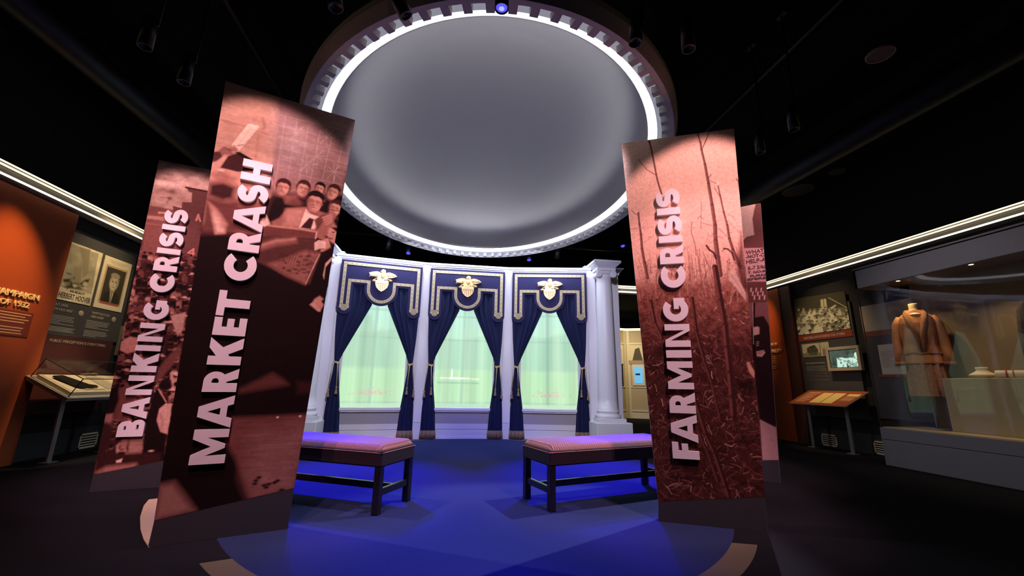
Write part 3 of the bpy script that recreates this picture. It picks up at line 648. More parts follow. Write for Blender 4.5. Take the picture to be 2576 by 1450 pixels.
# ------------------------------------------------------------------ tall printed banners with raised titles
def arcp(cx, cy, rx, ry, a0, a1, n=20): return [(cx+rx*cos(radians(a0+(a1-a0)*i/n)), cy+ry*sin(radians(a0+(a1-a0)*i/n))) for i in range(n+1)]
def thick(path, w):
    L, R = stroke2(path, w); return [list(L)+list(reversed(R))]
def glyph(ch, w, h=.2, s=.062):
    """heavy geometric capital as convex or simple polygons, x along the word, y up"""
    b = .047; r = lambda x0, y0, x1, y1: [(x0, y0), (x1, y0), (x1, y1), (x0, y1)]
    if ch == 'I': return [r(0, 0, w, h)]
    if ch == 'F': return [r(0, 0, s, h), r(s, h-b, w, h), r(s, h*.40, w*.92, h*.40+b)]
    if ch == 'E': return [r(0, 0, s, h), r(s, h-b, w, h), r(s, h/2-b*.45, w*.94, h/2+b*.45), r(s, 0, w, b)]
    if ch == 'T': return [r(0, h-b, w, h), r(w/2-s/2, 0, w/2+s/2, h-b)]
    if ch == 'H': return [r(0, 0, s, h), r(w-s, 0, w, h), r(s, h/2-b/2, w-s, h/2+b/2)]
    if ch == 'N': return [r(0, 0, s*.86, h), r(w-s*.86, 0, w, h), [(s*.5, h), (s*.95, h), (w-s*.5, 0), (w-s*.95, 0)]]
    if ch == 'M': return [r(0, 0, s*.86, h), r(w-s*.86, 0, w, h), [(s*.3, h), (s*.98, h), (w/2+.012, h*.34), (w/2+.004, h*.06), (w/2-.012, h*.06)], [(w-s*.3, h), (w-s*.98, h), (w/2-.012, h*.34), (w/2-.004, h*.06), (w/2+.012, h*.06)]]
    if ch == 'A': return [[(0, 0), (s*.98, 0), (w/2+s*.12, h*.86), (w/2+s*.4, h), (w/2-s*.55, h)], [(w, 0), (w-s*.98, 0), (w/2-s*.12, h*.86), (w/2-s*.4, h), (w/2+s*.55, h)], [(w*.24, h*.17), (w*.76, h*.17), (w*.69, h*.37), (w*.31, h*.37)]]
    if ch == 'K': return [r(0, 0, s, h), [(s*.8, h*.34), (s*.8, h*.72), (w-s*1.22, h), (w-.004, h), (w*.56, h*.52)], [(s*.9, h*.62), (w-s*1.25, 0), (w, 0), (w*.62, h*.62), (w*.5, h*.70)]]
    if ch == 'R':
        bw = .046; cy = h*.665; ry = h-cy-bw/2; xr = w*.86-bw/2
        return [r(0, 0, s, h)]+thick([(s*.6, h-bw/2), (xr-ry, h-bw/2)]+arcp(xr-ry, cy, ry, ry, 90, -90, 16)+[(s*.6, cy-ry)], bw)+[[(w*.34, cy-ry+.018), (w*.66, cy-ry+.018), (w, 0), (w-s*1.12, 0)]]
    if ch == 'B':
        bw = .044; o = [r(0, 0, s, h)]
        for y0, y1, xx in ((h*.47, h, w*.93), (0, h*.53, w)):
            cy = (y0+y1)/2; ry = (y1-y0)/2-bw/2; xr = xx-bw/2
            o += thick([(s*.9, cy+ry), (xr-ry, cy+ry)]+arcp(xr-ry, cy, ry, ry, 90, -90, 16)+[(s*.9, cy-ry)], bw)
        return o
    if ch in 'CG':
        sw = .058; R = h/2+.003; cx = R; 
        a = thick(arcp(cx, h/2, R-sw/2, R-sw/2, 42 if ch == 'C' else 46, 318 if ch == 'C' else 340, 40), sw)
        if ch == 'G': a += [r(cx+.004, h*.36, cx+R-.004, h*.36+.040), r(cx+R-.056, h*.12, cx+R-.004, h*.40)]
        k = w/(cx+ (R-.004 if ch == 'G' else (R)*.80))
        return [[(p[0]*k, p[1]) for p in q] for q in a]
    if ch == 'S':
        sw = .054; r1 = h*.27-.002; x0 = w/2
        up = arcp(x0, h-r1-sw/2+.016, w/2-sw/2-.002, r1-.014, 35, 235, 18); lo = arcp(x0, r1+sw/2-.016, w/2-sw/2+.001, r1-.012, 55, -145, 18)
        return thick(up+lo, sw)
    return []
def add_title(root, letters, ub=.335, cap=.2, th=.03):
    for ch, z0, z1 in letters:
        m = MB()
        for gi, g in enumerate(glyph(ch, z1-z0, cap)):
            pts = [(ub-y, z0+x) for x, y in g]; m.prism(pts, -.006-th-.00012*(gi % 23), -.006)
        o = m.build('title_letter', LETT, root)
        mp = MB(); c = [(ub-cap*.5, (z0+z1)/2)]
        o.location = (0, 0, 0)
BOARD = pm('banner_board_grey', (.16, .15, .16), .55, var=.06); BASEB = pm('banner_plinth_dark', (.030, .030, .036), .6, var=.1)
def banner(label, A, th, outline, printq):
    t = thing('tall_banner', label, 'banner', (A[0], A[1], 0), radians(th), group='tall exhibition banners around the oval room')
    MB().prism(outline, 0, .07).build('board', BOARD, t)
    (b0, b1) = printq[0], printq[1]
    MB().prism([(outline[0][0]+.002, .001), (outline[1][0]-.002, .001), (b1[0]-.002, b1[1]), (b0[0]+.002, b0[1])], -.004, 0).build('plinth_panel', BASEB, t)
    d = np.array([cos(radians(th)), sin(radians(th)), 0]); N = np.array([d[1], -d[0], 0]); A0 = np.array([A[0], A[1], 0.0])
    def mp(px, py):
        P = hit(px, py, A0, N); return ((P-A0)@d, P[2])
    return t, mp
def finish(c, t):
    f = np.clip(c.C[..., :1]/.75, 0, 1)**.55; c.C = c.C*np.concatenate([np.ones_like(f), .48+.52*f, .48+.50*f], -1)
    c.build('printed_photograph', PRINTM, t, lambda X, Z: (X, -.005+X*0, Z))
T0 = (.70, .42, .31); T1 = (.52, .29, .21); T2 = (.30, .155, .115); T3 = (.14, .066, .052); T4 = (.040, .018, .016); T5 = (.008, .004, .004); TW = (.85, .60, .47)

# MARKET CRASH
t, mp = banner('tall trapezoid banner titled MARKET CRASH with men reading a newspaper, left of centre', (-1.818, 3.221), 20.67,
    [(0, 0), (.783, 0), (.791, .272), (.912, 3.385), (-.079, 3.385), (.006, .154)], [(.006, .154), (.791, .272)])
c = Canvas([(.006, .154), (.791, .272), (.912, 3.383), (-.079, 3.383)], 250, 800, T5, mp)
c.crop((520, 200), 3.816)
c.poly([(150, -40), (720, 100), (700, 500), (640, 900), (560, 1500), (-60, 1400), (0, 900)], (.56, .33, .24), .02)
c.poly([(700, 120), (1440, 400), (1380, 800), (1300, 1100), (560, 1100), (650, 820)], (.30, .20, .175), .03)
c.poly([(700, 330), (1000, 440), (1060, 660), (960, 860), (640, 900), (660, 700)], (.50, .37, .35), .12, .8)
c.mul(c.noise(5, .16, 3))
for x in range(760, 1400, 110): c.line([(x, 300+(x-700)*.5), (x-110, 1050)], .006, (.66, .47, .42), .005, .5)
for y in range(420, 960, 105): c.line([(690, y-80), (1380, y+90)], .006, (.66, .47, .42), .005, .45)
for x, y in ((860, 520), (1060, 740), (1220, 890), (960, 820), (1150, 560)):
    for a in range(0, 180, 45): c.line([(x-90*cos(radians(a)), y-90*sin(radians(a))), (x+90*cos(radians(a)), y+90*sin(radians(a)))], .005, (.68, .50, .44), .005, .5)
c.line([(120, 385), (420, 470), (600, 540)], .008, T2, .008, .6); c.line([(540, 380), (560, 440), (545, 480)], .02, T2, .01, .5); c.line([(500, 540), (470, 760)], .012, T2, .012, .4)
c.poly([(400, 428), (440, 432), (460, 445), (485, 440), (510, 462), (470, 500), (295, 708), (240, 630)], TW, .004)
c.line([(300, 640), (350, 630)], .008, T2, .004, .8); c.line([(420, 470), (300, 640)], .006, T1, .006, .5); c.line([(460, 490), (500, 470)], .006, T1, .004, .7)
c.poly([(40, 712), (110, 690), (160, 650), (240, 640), (300, 700), (240, 735), (170, 720), (120, 770), (40, 790)], T2, .004)
for i in range(4): c.line([(200+i*22, 655-i*4), (235+i*20, 672+i*2), (262+i*12, 706-i*4)], .017, T1, .004); c.line([(196+i*22, 668-i*4), (228+i*20, 688)], .005, T4, .003)
c.poly([(40, 700), (130, 700), (150, 745), (90, 790), (35, 800)], T4, .006, .85)
c.poly([(205, 740), (300, 708), (400, 760), (470, 790), (450, 880), (300, 890), (130, 850)], T4, .006); c.poly([(270, 700), (320, 700), (440, 770), (400, 790)], T5, .005)
c.poly([(30, 880), (150, 862), (270, 900), (620, 930), (640, 1010), (300, 1040), (200, 1030), (20, 1000)], T1, .012)
c.poly([(20, 1000), (160, 980), (290, 1040), (260, 1150), (150, 1180), (0, 1120)], T4, .03); c.poly([(40, 910), (150, 880), (270, 950), (290, 1010), (120, 990)], T2, .02, .7)
c.ell((140, 876), 30, 9, TW, .004); c.ell((560, 925), 30, 14, TW, .006, al=.8)
c.poly([(-20, 1110), (180, 1170), (420, 1150), (640, 1200), (620, 1480), (-60, 1480)], T3, .03); c.poly([(300, 1040), (540, 1040), (520, 1240), (330, 1220)], T2, .03, .8)
c.poly([(20, 1180), (110, 1260), (200, 1390), (170, 1480), (90, 1480), (50, 1300)], T1, .015); c.poly([(60, 1300), (110, 1330), (170, 1470), (90, 1480)], TW, .02, .6)
c.poly([(560, 1160), (640, 1130), (720, 1140), (700, 1260), (600, 1330), (560, 1300)], T4, .008); c.poly([(640, 1150), (760, 1100), (900, 1130), (940, 1240), (760, 1250), (640, 1390), (560, 1380)], T5, .01)
c.head((735, 1040), 88, T1, T4, -4); c.head((925, 1050), 82, T1, T4, -8, .6); c.head((1085, 1050), 62, T1, T5, -10, -.5); c.head((1215, 1085), 76, T1, T4, -14, -.8)
c.head((1235, 1240), 80, T1, T4, -12, -.6); c.line([(1170, 1250), (1290, 1270)], .005, T5, .003); c.ell((1200, 1260), 20, 16, T2, .004, al=.5)
c.poly([(740, 1110), (860, 1120), (890, 1200), (760, 1190)], T2, .02); c.ell((840, 1180), 70, 40, T3, .02)
c.poly([(700, 1330), (770, 1240), (960, 1228), (1180, 1300), (1260, 1440), (1240, 1520), (640, 1450), (620, 1370)], T2, .01); c.poly([(760, 1250), (935, 1240), (900, 1420), (740, 1400)], T1, .02, .8)
c.poly([(950, 1245), (1000, 1290), (1120, 1340), (1030, 1440), (885, 1430)], TW, .005); c.poly([(985, 1330), (1030, 1345), (1000, 1440), (900, 1425), (940, 1380)], T4, .005); c.poly([(1030, 1350), (1110, 1300), (1180, 1290), (1060, 1450)], T3, .008)
c.head((1040, 1180), 106, (.46, .25, .18), T5, -4, -.3, 1)
c.poly([(1120, 1330), (1190, 1270), (1250, 1300), (1200, 1400), (1110, 1420)], T2, .008)
for i in range(4): c.line([(1110+i*12, 1330+i*22), (1200, 1300+i*22)], .014, T1, .005, .7)
c.crop((620, 400), 4.027)
c.poly([(150, 655), (260, 690), (520, 700), (700, 735), (710, 815), (520, 800), (250, 790), (130, 760)], T3, .008); c.line([(150, 665), (330, 690), (560, 715), (715, 742)], .016, T1, .006, .9)
c.poly([(130, 650), (200, 560), (240, 660), (180, 690)], TW, .006, .8)
c.poly([(130, 770), (700, 815), (760, 930), (640, 1270), (380, 1180), (100, 1040)], (.085, .045, .035), .01); c.poly([(130, 870), (300, 810), (500, 800), (510, 850), (300, 880), (130, 930)], T2, .02)
c.line([(140, 880), (300, 830), (490, 815)], .012, T1, .01, .8)
c.poly([(230, 1070), (420, 1000), (600, 930), (745, 960), (690, 1060), (595, 1272), (400, 1185)], T2, .02)
c.mul(c.noise(40, .10, 8, 1, 1))
r = random.Random(2)
for i in range(26): x = 300+i*14; c.line([(x, 1120+(i % 3)*8), (x+40, 960+r.randint(-20, 60))], .004, T4, .003, .45)
for i in range(50): c.ell((r.uniform(360, 690), r.uniform(980, 1180)), r.uniform(6, 22), r.uniform(4, 12), T5 if i % 3 else T3, .006, al=.7)
c.line([(600, 1265), (690, 1070), (740, 970)], .006, TW, .004, .7)
c.poly([(700, 738), (740, 735), (830, 830), (800, 840), (720, 800), (690, 810)], T2, .004); c.line([(712, 745), (700, 810)], .008, TW, .003, .7)
c.poly([(760, 830), (830, 800), (860, 920), (820, 960), (750, 940)], T1, .006)
for i in range(4): c.line([(790, 850+i*16), (735, 835+i*22), (700, 858+i*20)], .020, TW, .004, .75); c.line([(780, 862+i*16), (712, 862+i*22)], .004, T4, .003, .9)
c.ell((885, 770), 60, 100, (.50, .28, .21), .006, 10); c.poly([(830, 760), (815, 775), (835, 790), (850, 740)], T1, .004); c.ell((880, 745), 16, 6, T5, .003); c.ell((850, 808), 20, 6, T4, .003); c.poly([(850, 690), (960, 700), (950, 880), (920, 870), (930, 760)], T5, .008)
c.poly([(760, 950), (900, 870), (940, 1000), (860, 1450), (700, 1450), (680, 1250)], T5, .01); c.poly([(860, 1000), (880, 1005), (800, 1100), (785, 1220), (775, 1180), (800, 1060)], TW, .005, .75)
c.poly([(690, 1420), (740, 1390), (780, 1420), (720, 1480), (660, 1470)], T1, .008)
c.crop((230, 700), 1.933)
c.poly([(1060, 130), (1105, 100), (1130, 130), (1110, 165), (1085, 150)], T1, .006)
for i in range(3): c.line([(1068+i*8, 125), (1100+i*6, 160)], .010, T0, .003, .6)
c.poly([(720, 540), (880, 460), (930, 490), (960, 520), (720, 560)], T3, .02, .8); c.poly([(1000, 500), (1090, 510), (1080, 560), (1000, 560)], T4, .02)
c.poly([(690, 680), (1050, 662), (1010, 900), (985, 1025), (770, 1075), (700, 880), (655, 800)], (.19, .088, .072), .02)
c.poly([(800, 760), (1040, 740), (1010, 900), (985, 1025), (800, 1060), (760, 960)], (.36, .20, .17), .09, .85)
c.mul(c.noise(14, .16, 5, .5, 2.5))
for i in range(24): c.line([(r.uniform(690, 900), 690+i*13), (r.uniform(900, 1040), 685+i*13)], .006, T4, .01, .35)
for x, y in ((800, 985), (815, 970), (795, 1000), (840, 1008), (862, 1002), (890, 995), (905, 985), (850, 1018), (925, 1030)): c.ell((x, y), 12, 7, T5, .006)
c.ell((905, 677), 6, 5, TW, .004); c.ell((1015, 672), 7, 5, TW, .004)
c.poly([(330, 1010), (400, 995), (450, 1060), (500, 1130), (300, 1180)], (.36, .20, .165), .03); c.mul(c.noise(60, .10, 9))
finish(c, t)
add_title(t, [('M', .480, .704), ('A', .713, .932), ('R', .955, 1.118), ('K', 1.142, 1.338), ('E', 1.352, 1.482), ('T', 1.494, 1.680), ('C', 1.763, 1.972), ('R', 1.992, 2.156), ('A', 2.160, 2.382), ('S', 2.388, 2.546), ('H', 2.570, 2.745)])

# FARMING CRISIS
t, mp = banner('tall trapezoid banner titled FARMING CRISIS with withered corn stalks, right of centre', (1.716, 3.410), -24.44,
    [(0, 0), (.775, 0), (.780, .246), (.859, 3.385), (-.148, 3.385), (.009, .146)], [(.009, .146), (.780, .246)])
c = Canvas([(.009, .146), (.780, .246), (.859, 3.383), (-.148, 3.383)], 250, 800, (.84, .49, .37), mp)
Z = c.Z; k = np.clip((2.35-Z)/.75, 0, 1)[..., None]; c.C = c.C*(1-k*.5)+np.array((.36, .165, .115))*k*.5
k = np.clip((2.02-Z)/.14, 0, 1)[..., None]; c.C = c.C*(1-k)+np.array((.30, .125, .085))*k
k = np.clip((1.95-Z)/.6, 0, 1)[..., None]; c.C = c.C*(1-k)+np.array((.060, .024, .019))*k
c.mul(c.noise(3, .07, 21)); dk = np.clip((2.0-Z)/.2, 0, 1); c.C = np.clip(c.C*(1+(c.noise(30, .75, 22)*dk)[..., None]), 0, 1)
r = random.Random(5)
for i in range(3600):                       # trampled leaves and litter of the field, printed light and dark
    u = r.uniform(-.05, .86); z = .16+1.95*r.random()**.85; far = (z-.15)/1.95; L = r.uniform(.01, .085)*(1.15-.7*far); a = r.gauss(0, .7) if r.random() < .6 else r.gauss(pi/2, .6)
    col = r.choice([T4, T4, T3, T5, T5, T4, T2, T3, T2, T1 if r.random() < .6 else TW]); 
    pts = [(u, z), (u+L*cos(a)*.5+r.uniform(-.1, .1)*L, z+L*sin(a)*.5+r.uniform(-.1, .1)*L), (u+L*cos(a), z+L*sin(a))]
    c.line(pts, r.uniform(.002, .0055), col, .0025, r.uniform(.3, .8), raw=True)
for i in range(150):
    u = r.uniform(-.05, .86); z = r.uniform(1.7, 2.02); h = r.uniform(.05, .32); x2 = u+r.gauss(0, .03)
    c.line([(u, z), ((u+x2)/2+r.uniform(-.008, .008), z+h*.5), (x2, z+h)], r.uniform(.003, .008), r.choice([T2, T3, T2, T1]), .003, .7, raw=True)
    if i % 3 == 0: c.line([(x2, z+h), (x2+.02, z+h+.01), (x2+.035, z+h-.04)], .004, T1, .003, .6, raw=True)
c.crop((1560, 330), 3.918)
def stalk(pts, w0, w1, col=T2, dark=T3):
    n = len(pts)
    for i in range(n-1):
        w = w0+(w1-w0)*i/max(1, n-2); c.line([pts[i], pts[i+1]], w, dark, .003); 
        o = -w*.18*1000/3.918*0; c.line([(pts[i][0]-w*240, pts[i][1]), (pts[i+1][0]-w*240, pts[i+1][1])], w*.42, col, .004, .75)
        if w > .012: c.line([(pts[i][0]-w*420, pts[i][1]), (pts[i][0]+w*420, pts[i][1]-6)], .006, T4, .003, .6)
stalk([(760, 20), (790, 110), (800, 180), (835, 330), (870, 520), (905, 730), (935, 930), (940, 1080), (960, 1240), (985, 1420)], .012, .040)
c.line([(876, 20), (830, 130), (805, 180)], .008, T3, .003); c.line([(895, 430), (870, 465)], .006, T3, .003)
c.line([(285, 95), (300, 150), (325, 270), (350, 400), (370, 500), (410, 625)], .015, T3, .004); c.line([(180, 282), (260, 380), (360, 442)], .006, T3, .003); c.line([(278, 100), (292, 130)], .006, T3, .003)
c.line([(590, 250), (562, 290), (585, 350), (680, 430), (760, 530), (860, 665)], .006, TW, .003, .7); c.line([(490, 110), (330, 220)], .004, T1, .004, .5)
stalk([(955, 500), (985, 640), (1020, 800), (1055, 930), (1075, 1060), (1110, 1170), (1180, 1340)], .010, .026)
c.poly([(950, 470), (985, 525), (960, 540), (945, 520)], TW, .003); c.line([(880, 490), (945, 520)], .005, T3, .003); c.line([(925, 560), (990, 655)], .005, T3, .003); c.line([(1145, 475), (1165, 500), (1180, 600)], .009, T3, .003)
stalk([(180, 810), (190, 920), (205, 1020), (215, 1160), (240, 1300), (270, 1450)], .016, .026); c.line([(110, 780), (150, 820), (180, 830)], .005, T3, .003)
for q in ([(705, 900), (700, 1000), (740, 1130), (750, 1230)], [(760, 870), (790, 840), (820, 870)], [(800, 700), (795, 960)], [(665, 945), (740, 960)], [(640, 1150), (600, 1230)], [(230, 1100), (330, 1040), (270, 1050)], [(100, 970), (330, 945)], [(800, 905), (920, 940)],
          [(900, 1010), (1010, 1060)], [(1080, 1000), (1150, 1020), (1220, 1050)], [(970, 960), (1050, 1040)], [(1060, 820), (1110, 850), (1180, 990)], [(1040, 870), (1180, 1010)], [(940, 870), (965, 900)], [(870, 1010), (850, 1100)]):
    c.line(q, .006, r.choice([T2, T3, T1]), .003, .85)
c.poly([(1075, 1000), (1215, 1020), (1225, 1050), (1100, 1020)], TW, .003, .7); c.poly([(1050, 820), (1120, 860), (1190, 1000), (1150, 960)], TW, .004, .6)
[c.line([(880, 1010+i*26), (900+(i%2)*20, 1000+i*28), (885+(i%3)*14, 1030+i*28)], .006, T1 if i%2 else TW, .003, .8) for i in range(6)]; c.line([(850, 1130), (875, 1170), (920, 1200), (945, 1260)], .016, T4, .004); c.line([(1020, 1160), (1060, 1165), (1100, 1200), (1125, 1275)], .013, T4, .004); c.line([(1000, 1190), (1030, 1165)], .006, T3, .003)
c.crop((1540, 310), 2.789)
c.poly([(905, 760), (925, 900), (960, 1190), (905, 1160), (870, 1000)], T4, .02, .8)
c.poly([(820, 1040), (850, 1030), (880, 1080), (935, 1190), (940, 1250), (900, 1200), (820, 1100)], (.62, .42, .33), .006); c.line([(830, 1060), (900, 1160), (930, 1230)], .006, T2, .004, .6)

c.crop((1540, 780), 2.788)
stalk([(720, -300), (760, -60), (790, 110), (805, 270), (825, 450), (840, 620), (850, 740)], .045, .050, (.22, .095, .07), T4)
stalk([(560, -80), (590, 150), (650, 370), (700, 520), (760, 770)], .030, .022, (.20, .085, .065), T4); stalk([(585, 640), (660, 880), (720, 1010), (800, 1250), (820, 1310)], .034, .040, (.20, .09, .07), T4)
stalk([(270, -60), (300, 90), (350, 200)], .030, .024, (.28, .12, .09), T4); stalk([(600, 840), (700, 1080), (740, 1200)], .018, .026, (.22, .10, .08), T4)
c.poly([(940, 368), (960, 365), (1000, 440), (995, 480), (960, 440)], T1, .004)
c.poly([(870, 480), (1000, 500), (1000, 590), (880, 560)], T5, .03, .8); c.mul(c.noise(70, .22, 12))
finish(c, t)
add_title(t, [('F', .484, .608), ('A', .610, .826), ('R', .836, 1.000), ('M', 1.028, 1.256), ('I', 1.287, 1.350), ('N', 1.378, 1.572), ('G', 1.596, 1.800), ('C', 1.893, 2.098), ('R', 2.112, 2.285), ('I', 2.312, 2.375), ('S', 2.386, 2.566), ('I', 2.580, 2.645), ('S', 2.656, 2.830)], ub=.339)

# BANKING CRISIS
t, mp = banner('tall trapezoid banner titled BANKING CRISIS with a crowd in straw hats, behind the market banner', (-3.22, 4.687), 17.0,
    [(0, 0), (.78, 0), (.79, .300), (.915, 3.385), (-.055, 3.385), (-.002, .151)], [(-.002, .151), (.79, .300)])
c = Canvas([(-.002, .151), (.79, .300), (.915, 3.383), (-.055, 3.383)], 170, 620, T3, mp)
c.crop((340, 400), 3.625)
c.poly([(200, -20), (1200, 150), (1000, 620), (130, 430)], (.50, .34, .28), .02)
c.mul(c.noise(7, .9, 31, .8, 1.6)); c.poly([(160, 300), (330, 320), (650, 200), (640, 300), (520, 400), (330, 450), (130, 430)], (.60, .38, .30), .05, .6)
c.ell((318, 360), 24, 18, T3, .01, al=.8); c.line([(230, 350), (318, 360), (290, 400)], .008, T3, .006, .7)
c.poly([(130, 428), (345, 465), (470, 520), (560, 1000), (430, 980), (80, 900), (60, 860)], (.20, .10, .08), .008)
c.poly([(215, 480), (300, 490), (300, 505), (210, 500)], T0, .006, .7); c.poly([(105, 515), (260, 530), (265, 565), (110, 545)], T1, .008, .8); c.line([(100, 590), (260, 610)], .012, T2, .006)
c.poly([(345, 430), (425, 450), (430, 395), (515, 398), (520, 310), (490, 300), (465, 262), (1200, 400), (1100, 1000), (545, 975), (400, 960), (360, 700)], (.135, .068, .060), .005); c.line([(465, 262), (900, 345)], .02, T4, .005)
for k in range(3): c.poly([(600+k*130, 500+k*20), (660+k*130, 510+k*20), (640+k*130, 760+k*20), (580+k*130, 750+k*20)], (.10, .05, .045), .01, .7)
A = (.62, .25, .20)
for q in ([(557, 563), (577, 508), (595, 570)], [(563, 548), (590, 550)], [(528, 880), (534, 822), (485, 858), (540, 866)]): c.line(q, .016, A, .003)
c.poly([(40, 870), (420, 960), (1000, 1000), (900, 2800), (-300, 2700)], T4, .01)
r = random.Random(9)
def hatman(x, y, s, hat=True):
    body = r.choice([T4, T5, T4, (.30, .16, .12), (.42, .25, .19), T5, T3, T5]); c.poly([(x-1.5*s, y+4.2*s), (x-1.5*s, y+1.6*s), (x-.7*s, y+.9*s), (x+.7*s, y+.9*s), (x+1.5*s, y+1.7*s), (x+1.4*s, y+4.2*s)], body, .006)
    c.line([(x-.9*s, y+1.4*s), (x-.7*s, y+3.8*s)], .006, tuple(v*1.6 for v in body), .008, .6)
    c.ell((x, y), .72*s, .95*s, r.choice([T2, T3, T3]), .006); c.ell((x, y-.3*s), .80*s, .8*s, T5, .006)
    if hat: hc = r.choice([T1, T2, T3, T0, T3, T4]); an = r.uniform(-22, 22); c.ell((x+.1*s, y-.40*s), 1.45*s, .42*s, T5, .006, an, .7); c.ell((x, y-.50*s), 1.4*s, .36*s, hc, .005, an); c.ell((x-.05*s, y-.85*s), .74*s, .46*s, tuple(v*.8 for v in hc), .006); c.ell((x-.2*s, y-.95*s), .4*s, .22*s, tuple(min(1, v*1.25) for v in hc), .008, al=.6)
for row in range(24):
    y = 850+row*78; s = 17+row*.75; x = -40-row*24
    while x < 1100-row*6: hatman(x+r.uniform(-12, 12), y+(x)*.10+r.uniform(-12, 12), s, r.random() < .62); x += s*2.7
c.crop((230, 780), 3.452)
c.poly([(300, 250), (360, 220), (410, 260), (385, 360), (310, 380), (250, 350), (260, 280)], (.50, .25, .19), .008); c.ell((380, 215), 50, 32, T5, .008)
c.poly([(240, 680), (380, 650), (390, 740), (340, 950), (180, 960), (200, 760)], T3, .012); c.poly([(140, 700), (230, 660), (240, 780), (190, 910), (120, 900)], T5, .01); c.poly([(110, 910), (190, 900), (170, 1010), (100, 980)], (.36, .18, .15), .01)
c.poly([(330, 1100), (460, 1100), (440, 1250), (320, 1260)], (.42, .24, .18), .012); c.poly([(265, 1110), (330, 1110), (300, 1210), (250, 1210)], (.40, .2, .16), .01)
c.poly([(60, 960), (180, 990), (160, 1230), (40, 1230)], T4, .02)
c.poly([(540, 720), (580, 690), (640, 780), (680, 820), (650, 1090), (620, 1350), (440, 1260), (470, 1000)], T5, .01); c.poly([(650, 810), (700, 820), (660, 1080), (600, 1060), (568, 960), (590, 860)], (.62, .36, .29), .006); c.line([(600, 900), (620, 960), (610, 1030)], .012, T2, .01, .6); c.ell((640, 660), 60, 48, T5, .01); c.line([(585, 690), (650, 800)], .010, T1, .004); c.poly([(640, 430), (770, 300), (780, 380), (640, 560), (560, 640), (540, 580)], T3, .015)
c.poly([(690, 50), (820, 20), (800, 160), (750, 230), (700, 100)], (.55, .33, .26), .008)
c.poly([(40, 1250), (600, 1240), (610, 1345), (20, 1440)], T4, .02); c.poly([(130, 1360), (390, 1330), (400, 1370), (60, 1425), (40, 1410)], (.40, .2, .15), .02); c.poly([(215, 1310), (270, 1290), (260, 1325), (220, 1328)], TW, .006); c.ell((520, 1225), 22, 10, T0, .006)
c.mul(c.noise(60, .2, 12)); finish(c, t)
add_title(t, [('B', .483, .638), ('A', .646, .856), ('N', .874, 1.062), ('K', 1.095, 1.284), ('I', 1.305, 1.361), ('N', 1.398, 1.586), ('G', 1.621, 1.826), ('C', 1.912, 2.115), ('R', 2.140, 2.313), ('I', 2.331, 2.389), ('S', 2.408, 2.576), ('I', 2.597, 2.655), ('S', 2.672, 2.840)], ub=.308)

# HELP sign banner, mostly behind the farming banner
AH = np.array([3.781, 4.540]); dH = np.array([cos(radians(-44)), sin(radians(-44))]); A = AH-dH*.78
t, mp = banner('tall trapezoid banner with a man in black before a hand-lettered notice, behind the farming banner', (float(A[0]), float(A[1])), -44.0,
    [(0, 0), (.78, 0), (.79, .250), (.928, 3.385), (-.07, 3.385), (-.01, .150)], [(-.01, .150), (.79, .250)])
c = Canvas([(-.01, .150), (.79, .250), (.928, 3.383), (-.07, 3.383)], 160, 620, (.55, .40, .33), mp)
c.crop((1860, 500), 2.132)
c.poly([(90, 20), (140, 20), (140, 290), (-300, 300), (-300, 240), (20, 225), (40, 205), (80, 195), (70, 110), (80, 60)], (.155, .075, .065), .006)
c.poly([(-400, 268), (140, 265), (150, 470), (-400, 500)], (.66, .36, .32), .006); c.poly([(-400, 450), (150, 445), (155, 560), (-400, 600)], T3, .01)
for i in range(9): c.poly([(60+i*9, 480+(i % 3)*20), (68+i*9, 478+(i % 3)*20), (66+i*9, 500+(i % 3)*22), (58+i*9, 502+(i % 3)*20)], (.66, .42, .36), .004)
c.poly([(-400, 560), (155, 560), (165, 700), (-400, 700)], (.24, .125, .12), .01); c.poly([(-400, 690), (170, 690), (220, 1410), (-400, 1420)], (.10, .05, .045), .02)
c.poly([(75, 640), (130, 630), (165, 690), (175, 860), (190, 1080), (205, 1200), (190, 1228), (110, 1180), (90, 1000), (80, 840), (60, 760)], (.020, .012, .012), .006)
c.poly([(75, 560), (85, 560), (80, 1000), (60, 1000)], T5, .004); c.line([(72, 560), (76, 780)], .008, TW, .004, .5)
c.poly([(72, 690), (100, 685), (108, 700), (104, 728), (76, 736)], T1, .004)
for i in range(4): c.line([(80, 696+i*10), (106, 694+i*10)], .012, TW, .003, .8)
c.poly([(90, 820), (130, 812), (140, 826), (122, 850), (95, 848)], T1, .004); c.line([(95, 838), (118, 842), (134, 828)], .010, TW, .003, .8)
for i in range(3): c.line([(92, 770+i*10), (104, 768+i*10)], .008, TW, .003, .6)
c.poly([(110, 1185), (190, 1225), (215, 1230), (222, 1415), (125, 1415)], (.50, .32, .31), .006); c.mul(c.noise(60, .14, 12))
finish(c, t)
INKM = pm('painted_black_ink', (.06, .025, .03), .6)
M0 = Matrix.Identity(4)
def htxt(s, p0, wd, hpx):
    u, z = mp(1860+p0[0]/2.132, 500+p0[1]/2.132); u1, _ = mp(1860+(p0[0]+wd)/2.132, 500+p0[1]/2.132); hh = abs(mp(1860+p0[0]/2.132, 500+(p0[1]-hpx)/2.132)[1]-z)
    text('notice_lettering', s, hh*1.35, INKM, t, axes((u, -.0065, z), (1, 0, -.0), (.05, 0, 1)), .0006, .0012, width=(u1-u))
for s, p0, wd, hp in (('WHAT', (36, 300), 98, 20), ('-NOT-C', (36, 322), 100, 18), ('HELP-A', (38, 350), 106, 22), ('B.-7 3/4c', (48, 384), 92, 20), ('T. NO-M', (46, 405), 100, 13), ('FURN', (58, 423), 84, 12), ('EFERE', (44, 441), 102, 12)): htxt(s, p0, wd, hp)

